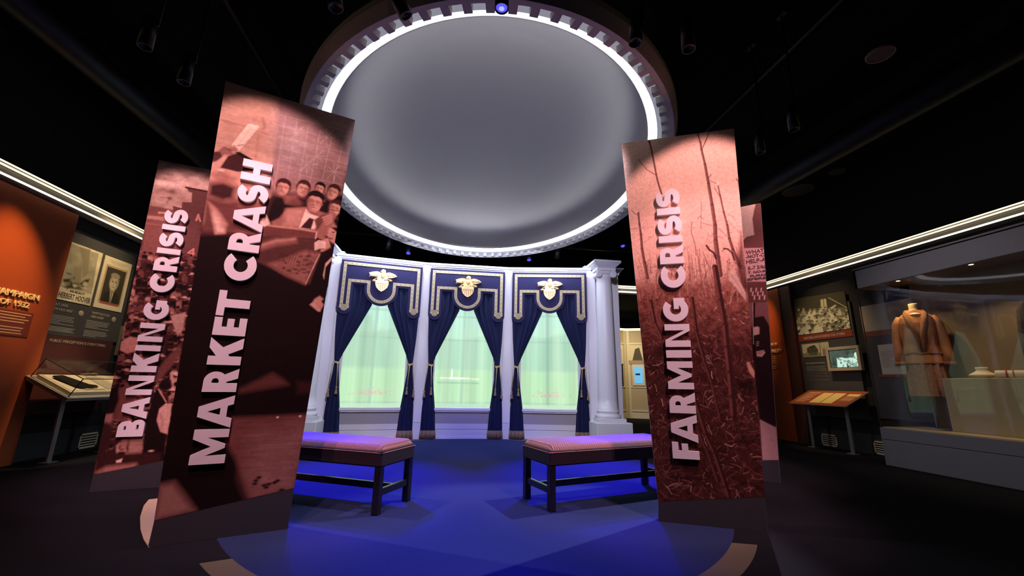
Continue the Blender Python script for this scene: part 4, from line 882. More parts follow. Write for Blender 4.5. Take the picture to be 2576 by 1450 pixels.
# ------------------------------------------------------------------ oval ceiling dome with dentils and a cove light
CX, CY, RX, RY, Z0 = .42, 5.59, 2.316, 3.157, 3.75
DOMEM = pm('dome_plaster', (.52, .51, .50), .75, var=.02, spec=.2); RINGM = pm('ring_plaster', (.60, .57, .56), .6, var=.03)
def oval(prof, n=128, smooth=True, m=None, flip=False):
    """prof: list of (inset, z)"""
    m = m or MB(); vs = []
    for d, z in prof:
        for i in range(n): a = 2*pi*i/n; vs.append((CX+(RX-d)*cos(a), CY+(RY-d)*sin(a), z))
    return m.add(vs, [(j*n+i, j*n+(i+1) % n, (j+1)*n+(i+1) % n, (j+1)*n+i) for j in range(len(prof)-1) for i in range(n)], smooth)
dome = thing('oval_ceiling_dome', 'large oval white dome with glowing cove ring and dentil moulding hung over the oval room', 'ceiling dome', (CX, CY, Z0))
OFF = (-CX, -CY, -Z0)
def dpart(m, name, mat, par=None, **k):
    o = m.build(name, mat, par or dome, **k); o.location = OFF if par is None else (0, 0, 0); return o
m = oval([(-.04, Z0+.19), (-.065, Z0+.18), (-.065, Z0+.12), (-.025, Z0)], smooth=False); oval([(-.025, Z0), (.02, Z0)], smooth=False, m=m); oval([(.02, Z0), (.02, Z0+.072)], smooth=False, m=m)
oval([(.02, Z0+.071), (.060, Z0+.071)], smooth=False, m=m); oval([(.060, Z0+.071), (.060, Z0+.074)], smooth=False, m=m); oval([(-.04, Z0+.19), (.10, Z0+.24), (.2, Z0+.32)], smooth=False, m=m)
dpart(m, 'cornice_ring', RINGM, fixn=False)
GLOW = em('cove_glow', (.90, .93, 1.0), 2.3)
m = oval([(.060, Z0+.074), (.150, Z0+.078)], smooth=False); dpart(m, 'bounce_glow_band', em('bounce_glow', (.86, .88, 1.0), .24), fixn=False)  # band emits to imitate bounced light in the dentil gaps
m = oval([(.150, Z0+.078), (.18, Z0+.086), (.22, Z0+.108), (.245, Z0+.130)]); dpart(m, 'cove_light', GLOW, fixn=False)
m = oval([(.245, Z0+.130), (.248, Z0+.125), (.256, Z0+.128), (.258, Z0+.150), (.250, Z0+.152)], smooth=False); dpart(m, 'cove_lip', RINGM, fixn=False)
for i in range(76):                                    # upward lamps hidden behind the cove lip
    a = 2*pi*i/76; x, y = CX+(RX-.27)*cos(a), CY+(RY-.27)*sin(a); nx_, ny_ = cos(a)/RX, sin(a)/RY; q = sqrt(nx_*nx_+ny_*ny_); nx_, ny_ = nx_/q, ny_/q
    spot('cove_lamp', (x, y, Z0+.21), (x-nx_, y-ny_, Z0+.21+.85), 3.2, (.92, .93, 1.0), 84, 1.0, .09)
m = oval([(.235, Z0+.158), (.258, Z0+.152), (.262, Z0+.157), (.235, Z0+.165)], smooth=False); dpart(m, 'strip_tray', RINGM, fixn=False)
prof = [(.240, Z0+.13), (.238, Z0+.25), (.245, Z0+.32), (.27, Z0+.40), (.34, Z0+.47), (.45, Z0+.53), (.62, Z0+.58), (.85, Z0+.61)]
m = oval(prof, 160)
n = 160; d0 = .85; ring = []
for q in range(1, 9):
    f = 1-q/8; ring.append((f, Z0+.61+.10*(1-f*f)))
vs = []
for f, z in [(1, Z0+.61)]+ring:
    for i in range(n): a = 2*pi*i/n; vs.append((CX+(RX-d0)*f*cos(a)+1e-4*cos(a), CY+(RY-d0)*f*sin(a)+1e-4*sin(a), z))
m.add(vs, [(j*n+i, j*n+(i+1) % n, (j+1)*n+(i+1) % n, (j+1)*n+i) for j in range(8) for i in range(n)], True)
dpart(m, 'dome_shell', DOMEM, fixn=False)
# dentils spaced evenly along the oval
S = [0.0]; NS = 4000
for i in range(NS):
    a = 2*pi*(i+.5)/NS; S.append(S[-1]+sqrt(((RX-.1)*sin(a))**2+((RY-.1)*cos(a))**2)*2*pi/NS)
ND = 100; den = []
for k in range(ND):
    s = S[-1]*(k+.5)/ND; i = int(np.searchsorted(S, s)); a = 2*pi*i/NS
    den.append((CX+(RX-.02)*cos(a), CY+(RY-.02)*sin(a), atan2(sin(a)/(RY-.02), cos(a)/(RX-.02))))
dm = MB().box(-.085, 0, -.033, .033, 0, .072, ch=.0015)
first = dm.build('dentil', RINGM, dome)
for k, (x, y, a) in enumerate(den):
    o = first
    if k: o = first.copy(); COL.objects.link(o); o.parent = dome
    o.location = (x-CX, y-CY, 0); o.rotation_euler = (0, 0, a)
# hanging rods that carry the ring
for i in range(6):
    a = 2*pi*(i+.5)/6; MB().tube([(( RX-.12)*cos(a), (RY-.12)*sin(a), .2), ((RX-.12)*cos(a), (RY-.12)*sin(a), ZC-Z0)], .008, 6).build('hanging_rod', BLACK, dome)

# ------------------------------------------------------------------ two upholstered benches
def velour():
    mt = pm('striped_red_upholstery', (.26, .05, .10), .55, var=.1, scale=60)
    nt = mt.node_tree; b = nt.nodes['Principled BSDF']; tc = nt.nodes.new('ShaderNodeTexCoord'); w = nt.nodes.new('ShaderNodeTexWave')
    w.bands_direction = 'X'; w.inputs['Scale'].default_value = 13; w.inputs['Distortion'].default_value = .6; w.inputs['Detail'].default_value = 1
    nt.links.new(tc.outputs['Object'], w.inputs['Vector']); mx = nt.nodes.new('ShaderNodeMix'); mx.data_type = 'RGBA'
    mx.inputs['A'].default_value = (.12, .018, .020, 1); mx.inputs['B'].default_value = (.34, .085, .070, 1); nt.links.new(w.outputs['Fac'], mx.inputs['Factor'])
    nt.links.new(mx.outputs['Result'], b.inputs['Base Color']); bp = nt.nodes.new('ShaderNodeBump'); bp.inputs['Strength'].default_value = .6; bp.inputs['Distance'].default_value = .006
    nt.links.new(w.outputs['Fac'], bp.inputs['Height']); nt.links.new(bp.outputs['Normal'], b.inputs['Normal']); b.inputs['Sheen Weight'].default_value = .4; return mt
VEL = velour(); APR = pm('dark_plum_upholstery', (.014, .004, .008), .7, var=.2, scale=50, bump=.2)
def make_bench(label, L=1.52, W=.50):
    t = thing('upholstered_bench', label, 'bench', group='black-legged benches in the oval room')
    def cush(u, v):
        x = u*L; y = v*W; e = min(u*L, (1-u)*L); f = min(v*W, (1-v)*W); k = 1-math.exp(-e/.05); q = 1-math.exp(-f/.05); x = -.010+u*(L+.02); y = -.010+v*(W+.02); return (x, y, .470+.066*min(1, 1.6*k)*min(1, 1.6*q))
    m = MB().grid(cush, 60, 24)
    m.build('cushion_top', VEL, t)
    MB().box(-.006, L+.006, -.006, W+.006, .36, .494, ch=.012).build('upholstered_apron', APR, t)
    s = .058
    for x in (0, L-s):
        for y in (0, W-s): MB().box(x, x+s, y, y+s, 0, .365, ch=.004).build('leg', WOODK, t)
    for x in (.012, L-.012-.032): MB().box(x, x+.032, s, W-s, .135, .19, ch=.004).build('side_stretcher', WOODK, t)
    MB().box(.04, L-.04, W/2-.016, W/2+.016, .135, .19, ch=.004).build('long_stretcher', WOODK, t)
    return t
b1 = make_bench('purple-red bench with black legs on the right, running behind the farming banner')
b1.location = (.905, 3.70, 0); b1.rotation_euler = (0, 0, radians(17.5))
b2 = copy_tree(b1); b2['label'] = 'purple-red bench with black legs on the left, running behind the market banner'
# left bench: its near right corner at (-.52, 3.73)
a = radians(-27); b2.rotation_euler = (0, 0, a); b2.location = (-.505-1.52*cos(a), 3.73-1.52*sin(a), 0)

# ------------------------------------------------------------------ left wall: orange fin, campaign panel, slanted tabletop case
ORM = pm('burnt_orange_paint', (.42, .085, .022), .55, var=.06, spec=.3)
t = thing('title_fin', 'burnt orange wall fin with raised gold title CAMPAIGN OF 1932 at the left edge', 'display panel', (-5.1, 4.7, 0))
def loc_of(t): return Matrix.Translation(-Vector(t.location))
OX = loc_of(t)
MB().box(XL+.025, -5.06, 3.4, 6.08, 0, 3.17, OX, ch=.004).build('panel', ORM, t)
GLET = pm('raised_gold_letters', (.95, .74, .38), .4, .0, .04)
def wtext(t, s, x, y0, y1, z0, h, mat, ex=.0015, bold=.0, left=True, name='lettering', width=True):
    # words on a side wall; y0 is where the words begin as read
    X = (0, 1, 0) if left else (0, -1, 0); Mx = loc_of(t) @ axes((x, y0, z0), X, (0, 0, 1))
    return text(name, s, h/.70, mat, t, Mx, ex, bold, width=abs(y1-y0) if width else None)
wtext(t, 'CAMPAIGN', -5.050, 5.30, 5.84, 1.940, .068, GLET, .007, .003, name='raised_title'); wtext(t, 'OF 1932', -5.050, 5.40, 5.745, 1.832, .064, GLET, .007, .002, name='raised_title')
MB().box(-5.06, -5.052, 5.10, 5.83, 1.49, 1.78, OX).build('text_panel', pm('maroon_panel', (.20, .035, .015), .5), t)
LINEP = pm('pale_text_lines', (.80, .58, .32), .6); LINEG = pm('grey_text_lines', (.42, .38, .30), .6)
def lines(t, x, y0, y1, z0, z1, n, mat, sgn, ragged=5, th=.010):
    m = MB(); r = random.Random(int(abs(y0)*100)+n)
    for i in range(n):
        z = z1-(z1-z0)*i/max(1, n-1); e = y1-(y1-y0)*(r.random()*.12 if (i+1) % ragged else .5)
        m.box(x, x+sgn*.001, min(y0, e), max(y0, e), z-th/2, z+th/2, loc_of(t))
    return m.build('body_text', mat, t)
lines(t, -5.052, 5.13, 5.81, 1.52, 1.75, 8, LINEP, 1)

t = thing('campaign_panel', 'dark wall panel with two campaign posters above the words PUBLIC PERCEPTION IS EVERYTHING', 'display panel', (-5.17, 6.8, 0))
CHAR = pm('charcoal_panel', (.060, .058, .055), .55, var=.06); MARO = pm('dark_maroon_panel', (.075, .018, .014), .55, var=.08)
MB().box(XL+.002, -5.175, 6.09, 7.40, 1.57, 3.02, loc_of(t)).build('panel', CHAR, t)
MB().box(XL+.002, -5.177, 6.09, 7.32, .55, 1.57, loc_of(t)).build('lower_panel', MARO, t)
def wcanvas(t, name, x, quad, nx, nz, base, left=True, mat=None):
    """a print on a side wall, quad in (y, z); left wall reads with rising y, right wall with falling y"""
    c = Canvas(quad, nx, nz, base, (lambda px, py: tuple(hit(px, py, (x, 0, 0), np.array([1.0, 0, 0]))[1:]))); c.meta = (t, name, x, left, mat); return c
def wdone(c):
    t, name, x, left, mat = c.meta; L = t.location
    return c.build(name, mat or PRINTM, t, lambda X, Z: (x-L[0]+X*0, X-L[1], Z-L[2]), not left)
YP, YD, YM = (.66, .56, .34), (.05, .045, .032), (.26, .22, .14)
MB().box(-5.175, -5.168, 6.20, 6.735, 2.035, 2.828, loc_of(t)).build('poster_board', CREAM, t)
c = wcanvas(t, 'campaign_poster', -5.1665, [(6.20, 2.035), (6.735, 2.035), (6.735, 2.828), (6.20, 2.828)], 90, 130, (.70, .62, .40)); c.crop((0, 380), 2.9)
c.poly([(6.20, 2.20), (6.705, 2.20), (6.66, 2.80), (6.20, 2.80)], (.36, .33, .22), .004, raw=True); c.mul(c.noise(8, .35, 41))
for q, col in (([(580, 700), (660, 720), (640, 900), (600, 930), (600, 800)], YM), ([(540, 850), (600, 840), (590, 960), (540, 980)], YM), ([(460, 935), (520, 930), (540, 1000), (620, 940), (655, 935), (640, 965), (570, 985), (600, 1010), (470, 1000)], YD), ([(450, 1010), (630, 1030), (620, 1050), (440, 1030)], YP)): c.poly(q, col, .012)
for i in range(24): r = random.Random(i); c.ell((r.uniform(450, 640), r.uniform(880, 1010)), r.uniform(8, 20), r.uniform(5, 14), r.choice([YD, YM, YP, YM]), .008, al=.6)
wdone(c)
INKD = pm('poster_ink', (.04, .035, .03), .6)
wtext(t, 'RE-ELECT', -5.165, 6.36, 6.60, 2.165, .028, INKD, .0005, .001); wtext(t, 'HERBERT HOOVER', -5.165, 6.215, 6.715, 2.065, .075, INKD, .0005, .001)
MB().box(-5.175, -5.168, 6.785, 7.325, 2.033, 2.822, loc_of(t)).build('poster_board', CREAM, t)
c = wcanvas(t, 'campaign_poster', -5.1665, [(6.785, 2.033), (7.325, 2.033), (7.325, 2.822), (6.785, 2.822)], 90, 130, (.72, .63, .42))
R = lambda a, b, z0, z1: [(a, z0), (b, z0), (b, z1), (a, z1)]
c.poly(R(6.84, 7.27, 2.11, 2.70), (.50, .36, .20), .004, raw=True); c.poly(R(6.87, 7.245, 2.14, 2.67), YD, .004, raw=True)
c.poly([(6.90, 2.14), (6.92, 2.26), (7.0, 2.33), (7.12, 2.33), (7.20, 2.25), (7.22, 2.14)], (.03, .028, .02), .01, raw=True); c.poly([(7.02, 2.33), (7.09, 2.33), (7.075, 2.15), (7.05, 2.15)], YP, .004, raw=True); c.line([(7.055, 2.30), (7.06, 2.16)], .018, YD, raw=True)
mpo = c.mp; c.mp = None; c.ell((7.055, 2.34), .05, .06, YM, .01, metres=True, raw=True); c.mp = lambda a, b: (a, b); c.o = (0, 0); c.sc = 1
c.ell((7.055, 2.46), .092, .13, YM, .006, raw=True); c.ell((7.055, 2.44), .075, .11, (.52, .45, .28), .01, raw=True); c.ell((7.055, 2.56), .088, .045, (.30, .26, .18), .006, raw=True)
for s in (-1, 1): c.ell((7.055+s*.033, 2.465), .018, .009, YD, .003, raw=True); c.line([(7.055+s*.015, 2.49), (7.055+s*.055, 2.492)], .007, YD, raw=True)
c.line([(7.05, 2.46), (7.045, 2.42), (7.065, 2.415)], .006, YM, raw=True); c.line([(7.03, 2.385), (7.08, 2.385)], .007, (.2, .12, .08), raw=True); c.poly([(7.09, 2.36), (7.14, 2.42), (7.14, 2.52), (7.11, 2.5)], YM, .012, .7, raw=True)
c.poly(R(6.88, 7.23, 2.105, 2.135), (.35, .09, .05), .004, raw=True)
for i in range(3): c.line([(6.88+i*.03, 2.775-i*.022), (7.23-i*.03, 2.775-i*.022)], .006, YM, raw=True)
wdone(c)
TXP = pm('pale_panel_text', (.45, .41, .30), .6)
wtext(t, '"PLAY SAFE', -5.172, 6.14, 6.40, 1.952, .035, TXP); wtext(t, 'WITH HOOVER"', -5.172, 6.14, 6.495, 1.890, .035, TXP)
wtext(t, '"HAPPY DAYS ARE', -5.172, 6.795, 7.125, 1.930, .035, TXP); wtext(t, 'HERE AGAIN"', -5.172, 6.80, 7.03, 1.875, .035, TXP)
wtext(t, 'PUBLIC PERCEPTION IS EVERYTHING', -5.173, 6.27, 7.18, 1.478, .038, TXP, width=True)
for y in (6.63, 7.225):
    MB().lathe([(.001, 1), (.8, .9), (1, .3), (1, 0)], n=24, M=loc_of(t) @ Matrix.Translation((-5.175, y, 1.905)) @ Matrix.Rotation(pi/2, 4, 'Y') @ Matrix.Diagonal((.042, .042, .006, 1))).build('campaign_button', pm('button_tin', (.38, .33, .22), .4), t)
lines(t, -5.175, 6.12, 6.57, 1.72, 1.825, 6, LINEG, 1, th=.007); lines(t, -5.175, 6.12, 6.60, 1.625, 1.675, 4, LINEG, 1, th=.007)
lines(t, -5.175, 6.75, 7.18, 1.73, 1.83, 6, LINEG, 1, th=.007); lines(t, -5.175, 6.75, 7.18, 1.61, 1.685, 5, LINEG, 1, th=.007)
t = thing('wall_monitor', 'silver-edged screen beside the campaign posters, half hidden by the banking banner', 'monitor', (-5.15, 7.6, 1.36))
MB().box(-5.197, -5.10, 7.41, 7.95, 1.37, 1.83, loc_of(t), ch=.006).build('frame', pm('brushed_aluminium', (.55, .54, .50), .35, .6, .05), t)
MB().box(-5.10, -5.096, 7.38, 7.90, 1.41, 1.79, loc_of(t)).build('screen', pm('dark_screen', (.02, .02, .025), .15), t)

def slant(label, name, cat, x0, x1, z0, z1, y0, y1, ys, left):
    """sloping top on two flat legs; x0,z0 low edge by the aisle, x1,z1 high edge by the wall"""
    t = thing(name, label, cat, ((x0+x1)/2, (y0+y1)/2, 0)); a = atan2(z1-z0, abs(x1-x0)); s = -1 if left else 1
    M = loc_of(t) @ axes((x0, y0 if left else y1, z0), (0, 1, 0) if left else (0, -1, 0), (s*cos(a), 0, sin(a)))
    D = sqrt((x1-x0)**2+(z1-z0)**2)
    for y in ys:
        xl = x0+s*abs(x1-x0)*.5; zt = z0+(z1-z0)*.5-.03
        MB().box(xl-.012, xl+.012, y-.032, y+.032, .008, zt, loc_of(t), ch=.003).build('leg', STEEL, t)
        MB().box(xl-.06, xl+.06, y-.07, y+.07, 0, .010, loc_of(t), ch=.002).build('foot_plate', STEEL, t)
    return t, M, D, y1-y0, (1 if left else -1)
t, M, D, L, sg = slant('slanted tabletop glass case on flat grey legs below the campaign posters', 'tabletop_display_case', 'display case', -4.55, -5.04, .785, 1.04, 5.95, 7.30, (6.21, 7.05), True)
WTR = pm('case_tray_paint', (.40, .38, .33), .5)
MB().box(0, L, 0, D, -.055, -.02, M, ch=.006).box(-.012, L+.012, -.012, D+.012, -.02, 0, M, ch=.004).build('tray', WTR, t)
MB().box(.05, L-.05, .05, D-.05, 0, .045, M, ch=.003).box(.075, L-.075, .075, D-.075, .045, .05, M).build('mat_board', CREAM, t)
GL = glass('clear_acrylic')
gm = MB(); H = .24; th = .006
gm.box(.02, L-.02, .02, .02+th, 0, H, M).box(.02, L-.02, D-.02-th, D-.02, 0, H, M).box(.02, .02+th, .02, D-.02, 0, H, M).box(L-.02-th, L-.02, .02, D-.02, 0, H, M).box(.02, L-.02, .02, D-.02, H, H+th, M)
gm.build('glass_cover', GL, t, fixn=False)
ed = MB(); 
for x in (.02, L-.02):
    ed.box(x-.004, x+.004, .016, D-.016, H, H+.007, M)
    for y in (.02, D-.02): ed.box(x-.004, x+.004, y-.004, y+.004, 0, H, M)
for y in (.02, D-.02): ed.box(.016, L-.016, y-.004, y+.004, H, H+.007, M)
ed.build('glass_edge', pm('dark_glass_edge', (.05, .04, .03), .3), t)
W = t.matrix_basis
def loose(name, label, cat, m, mat, grp=None): 
    o = m.build(name, mat); return tag(o, label, cat, grp)
MW = Matrix.Translation(t.location) @ M
loose('paper_booklet', 'open cream booklet lying in the slanted tabletop case', 'booklet', MB().box(.30, .62, .09, .46, .052, .062, MW, ch=.003), CREAM)
loose('dark_feather_fan', 'black curved keepsake lying over the cream booklet in the tabletop case', 'keepsake', MB().prism([(.13, .42), (.20, .20), (.34, .12), (.50, .10), (.54, .15), (.44, .20), (.36, .30), (.30, .44)], 0, .02, 'z').add([], []), BLACK) if False else None
mm = MB(); pts = [(.12, .40), (.20, .16), (.24, .12), (.40, .10), (.50, .115), (.51, .15), (.42, .18), (.36, .28), (.27, .42)]
mm.prism(pts, .064, .084, 'z'); mm.v = [tuple(MW @ Vector(p)) for p in mm.v]; loose('dark_keepsake', 'black curved keepsake lying over the cream booklet in the tabletop case', 'keepsake', mm, BLACK)
loose('paper_sheet', 'grey printed sheet behind the glass ridge of the tabletop case', 'document', MB().box(.66, .88, .10, .44, .052, .056, MW), pm('aged_grey_paper', (.45, .40, .28), .7))
loose('paper_sheet', 'yellowed paper sheet at the covered right end of the tabletop case', 'document', MB().box(.92, 1.14, .10, .44, .052, .056, MW), CREAM)
mm = MB().tube([tuple(MW @ Vector(p)) for p in ((.62, .49, .066), (.70, .48, .07), (.78, .50, .068), (.84, .49, .075), (.92, .495, .066))], [.008, .014, .010, .018, .008], 8)
loose('knotted_ribbon', 'small brown knotted ribbon at the back of the tabletop case', 'ribbon', mm, pm('brown_ribbon', (.22, .17, .09), .7))
for lab, y, x, s in (('small white slotted floor vent on the left wall beside the banking banner', 7.28, XL, 1), ('small white slotted floor vent on the right wall behind the easel panel', 7.15, XR, -1), ('small white slotted floor vent on the right wall by the glass case', 6.15, XR, -1)):
    tv = thing('floor_vent', lab, 'vent', (x, y, 0), group=None); m = MB()
    m.box(0, s*.03, -.16, .16, .02, .045).box(0, s*.03, -.16, .16, .205, .23).box(0, s*.03, -.16, -.14, .02, .23).box(0, s*.03, .14, .16, .02, .23); m.build('frame', CREAM, tv)
    m = MB()
    for i in range(4): m.box(s*.005, s*.03, -.14, .14, .062+i*.036, .078+i*.036)
    m.build('louvres', CREAM, tv); MB().box(s*.021, s*.024, -.14, .14, .045, .205).build('duct', BLACK, tv)

# ------------------------------------------------------------------ right wall: orange fin, schools panel with monitor, easel label
t = thing('title_fin', 'burnt orange wall fin with raised gold words beside the right-hand schools panel', 'display panel', (7.0, 8.3, 0))
MB().box(6.98, XR-.025, 7.80, 8.75, 0, 3.17, loc_of(t), ch=.004).build('panel', ORM, t)
MB().box(7.0, XR-.025, 7.52, 7.80, 0, 3.17, loc_of(t)).build('return_panel', MARO, t)
wtext(t, 'WITH', 6.965, 8.17, 7.99, 1.945, .060, GLET, .01, .003, left=False, name='raised_title'); wtext(t, 'PHILANTHROPY', 6.965, 8.50, 7.872, 1.80, .066, GLET, .01, .003, left=False, name='raised_title')
MB().box(6.972, 6.98, 8.00, 8.60, 1.45, 1.74, loc_of(t)).build('text_panel', pm('brown_panel', (.26, .07, .02), .5), t); lines(t, 6.972, 8.58, 8.04, 1.47, 1.72, 7, LINEP, -1)

t = thing('schools_panel', 'dark panel with seated children above the red strip CREATING OPPORTUNITIES FOR OTHERS', 'display panel', (7.05, 6.9, 0))
MB().box(7.052, XR-.002, 6.30, 7.50, .55, 2.60, loc_of(t)).build('panel', CHAR, t)
MB().box(7.042, 7.052, 6.33, 7.49, 1.975, 2.10, loc_of(t)).build('red_strip', pm('brick_red_panel', (.26, .045, .020), .5, var=.05), t)
wtext(t, 'CREATING OPPORTUNITIES FOR OTHERS', 7.040, 7.37, 6.47, 2.012, .045, pm('pale_pink_text', (.62, .50, .40), .6), left=False)
q = [(7.48, 2.11), (6.34, 2.11), (6.34, 2.79), (7.48, 2.87)]
MB().prism([(y-6.9, z) for y, z in q], -.012, 0, 'x').build('photo_board', CHAR, t)
c = wcanvas(t, 'printed_photograph', 7.035, q, 190, 130, (.060, .055, .035), left=False); c.crop((1990, 720), 4.395)
c.poly([(640, 230), (680, 225), (700, 470), (60, 540), (70, 300), (300, 250)], (.14, .13, .085), .02)
for i in range(24): c.line([(500+i*9, 240), (510+i*9, 470)], .006, (.36, .33, .22) if i % 2 else YD, .004)
c.poly([(325, 150), (385, 140), (400, 250), (330, 260)], (.5, .46, .30), .006); c.line([(355, 145), (368, 250)], .012, YD); c.line([(415, 130), (620, 240)], .012, (.48, .44, .3), .004)
r = random.Random(4)
for row in range(6):
    for i in range(11):
        x = 90+i*57+(row % 2)*26+r.uniform(-12, 12); y = 250+row*45+abs(i-5)*3+r.uniform(-8, 8); b = r.choice([(.62, .58, .40), (.72, .68, .5), (.22, .2, .13), (.10, .09, .06), (.40, .36, .24), (.56, .52, .35), (.66, .62, .44)])
        c.poly([(x-28, y+70), (x-22, y+24), (x, y+14), (x+22, y+24), (x+30, y+70)], b, .006); c.ell((x, y), 13, 15, (.5, .46, .3), .004); c.ell((x, y-8), 13, 7, (.12, .105, .07), .005)
        if r.random() < .35: c.poly([(x-26, y+60), (x+20, y+40), (x+34, y+62), (x-10, y+86)], r.choice([(.66, .62, .44), YD]), .006)
c.poly([(250, 520), (265, 460), (310, 400), (350, 470), (360, 520)], (.72, .68, .48), .006); c.ell((318, 425), 20, 22, (.45, .4, .27), .004); c.poly([(430, 240), (490, 205), (502, 215), (450, 260)], (.55, .5, .33), .005); c.poly([(80, 540), (110, 480), (200, 430), (200, 480), (130, 540)], (.6, .56, .4), .008)
wdone(c)
for nm, y0, y1, z0, z1 in (('a', 7.44, 7.03, 1.66, 1.92), ('b', 7.02, 6.83, 1.66, 1.92)):
    c = wcanvas(t, 'small_photograph', 7.044, [(y0, z0), (y1, z0), (y1, z1), (y0, z1)], 70, 50, (.62, .55, .34), left=False); c.mp = lambda a, b: (a, b)
    c.poly([(y0, z0), (y1, z0), (y1, z0+.07), (y0, z0+.08)], (.30, .26, .16), .01, raw=True)
    if nm == 'a': c.poly([(7.34, 1.74), (7.32, 1.84), (7.24, 1.87), (7.14, 1.885), (7.08, 1.80), (7.08, 1.73)], YD, .006, raw=True); [c.line([(7.32-i*.04, 1.74), (7.32-i*.04, 1.84)], .01, YM, raw=True) for i in range(6)]; c.poly([(7.30, 1.70), (7.12, 1.68), (7.10, 1.73), (7.28, 1.75)], (.12, .14, .05), .006, raw=True)
    else:
        for i in range(5): y = 7.0-i*.037; c.poly([(y-.02, z0), (y-.018, 1.80), (y+.018, 1.80), (y+.02, z0)], r.choice([YD, YM, (.7, .63, .42), (.3, .25, .15)]), .005, raw=True); c.ell((y, 1.825), .013, .017, (.5, .42, .26), .004, raw=True)
    wdone(c)
wtext(t, 'THE MOUNTAIN SCHOOL', 7.042, 7.40, 6.97, 1.52, .034, TXP, left=False); lines(t, 7.048, 7.40, 6.95, 1.40, 1.48, 4, LINEG, -1, th=.007); lines(t, 7.048, 7.40, 6.92, 1.20, 1.36, 7, pm('dim_text_lines', (.20, .18, .14), .6), -1, th=.007)

t = thing('framed_monitor', 'lit monitor in a pale frame showing a black and white film, over the schools panel', 'monitor', (7.0, 6.52, 1.36))
m = MB(); y0, y1, z0, z1 = 6.20, 6.845, 1.375, 1.80; b = .052
for q in ((y0, y1, z0, z0+b), (y0, y1, z1-b, z1), (y0, y0+b, z0+b, z1-b), (y1-b, y1, z0+b, z1-b)): m.box(6.965, 7.030, q[0], q[1], q[2], q[3], loc_of(t), ch=.003)
m.build('frame', pm('pale_taupe_frame', (.48, .40, .30), .45, .1, .05), t); MB().box(6.98, 7.03, y0+b-.01, y1-b+.01, z0+b-.01, z1-b+.01, loc_of(t)).build('bezel', BLACK, t)
c = wcanvas(t, 'screen_picture', 6.978, [(y1-b-.012, z0+b+.01), (y0+b+.01, z0+b+.01), (y0+b+.01, z1-b-.01), (y1-b-.012, z1-b-.01)], 110, 70, lin(60, 75, 65), left=False, mat=colmat('lit_screen', .3, emit=1.0))
c.crop((1990, 720), 4.395); c.mul(c.noise(14, .8, 51)); wp = lin(200, 235, 215); bk = lin(12, 20, 16)
c.poly([(505, 800), (560, 790), (600, 800), (690, 790), (720, 740), (760, 730), (830, 860), (835, 905), (515, 910)], wp, .008); c.ell((665, 770), 36, 22, lin(80, 100, 90), .006); c.ell((720, 760), 24, 26, wp, .006); c.poly([(745, 710), (800, 700), (830, 900), (790, 900), (770, 800)], lin(110, 140, 120), .01)
rr = random.Random(8)
for i in range(46): c.ell((rr.uniform(520, 820), rr.uniform(790, 900)), rr.uniform(4, 16), rr.uniform(4, 14), bk if i % 2 else wp, .005, al=.8)
for i in range(10): c.line([(rr.uniform(560, 800), 820), (rr.uniform(560, 800), 900)], .006, bk, .004)
wdone(c)

t, M, D, L, sg = slant('slanted orange reading panel with yellow pages on two grey legs', 'reading_rail', 'reading panel', 6.50, 7.0, .775, 1.02, 6.17, 7.37, (6.40, 7.17), False)
MB().box(0, L, 0, D, -.018, 0, M, ch=.003).build('board', STEEL, t)
MB().box(.006, L-.006, .006, D-.006, 0, .003, M).build('orange_print', pm('orange_print', (.36, .07, .018), .5, var=.06), t)
YEL = pm('yellow_page', (.80, .58, .20), .6, var=.04); m = MB()
def bp(a, b, c0, d): m.box(a, b, c0, d, .003, .0055, M)
bp(.42, .64, .07, .46); m.build('yellow_page', YEL, t); m = MB(); bp(.66, .88, .07, .46); m.build('yellow_page', YEL, t); m = MB(); bp(.94, 1.16, .35, .44); m.build('yellow_caption', YEL, t)
m = MB(); 
for i in range(9): bp(.10, .36-.03*(i % 3), .40-i*.038, .41-i*.038)
bp(.10, .36, .45, .468)
for i in range(4): bp(.93, 1.14, .30-i*.035, .31-i*.035)
m.build('body_text', LINEP, t)

# ------------------------------------------------------------------ tall glass case on the right with costumes and jewellery
t = thing('display_case', 'tall glass display case with grey header and base along the right wall', 'display case', (6.7, 4.0, 0))
CASEM = pm('case_grey_paint', (.21, .20, .22), .6, var=.06, bump=.1); O = loc_of(t)
y0, y1 = 2.2, 5.49
MB().box(6.30, 7.08, y0, y1, 0, .352, O, ch=.004).build('base', CASEM, t); MB().box(6.30, 7.08, y0, y1, .358, .52, O, ch=.004).build('deck', CASEM, t); MB().box(6.31, 7.07, y0, y1-.01, .35, .36, O).build('shadow_gap', BLACK, t)
MB().box(6.33, 7.08, y0, y1-.03, .52, .53, O).build('deck_edge', pm('ochre_deck', (.42, .33, .16), .6), t)
MB().box(6.30, 6.34, y0, y1, 2.60, 2.90, O, ch=.003).box(6.30, 7.08, y1-.04, y1, 2.60, 2.90, O, ch=.003).box(6.30, 7.08, y0, y1, 2.88, 2.92, O).build('header', CASEM, t)
TAN = pm('tan_case_lining', (.19, .135, .062), .7, var=.08)
MB().box(6.34, 7.08, y0, y1-.04, 2.72, 2.74, O).box(6.37, 7.08, y0, y1-.1, 2.66, 2.68, O).build('light_attic', TAN, t)
MB().box(7.03, 7.08, y0, 5.28, .53, 2.72, O).build('back_lining', TAN, t)
g = MB(); g.box(6.315, 6.325, y0, y1-.01, .53, 2.60, O); g.box(6.315, 7.08, y1-.022, y1-.012, .53, 2.60, O); g.build('glass_pane', glass('case_glass'), t, fixn=False)
MB().box(6.312, 6.328, y1-.012, y1-.006, .53, 2.60, O).build('glass_edge', pm('dark_glass_edge', (.05, .04, .03), .3), t)
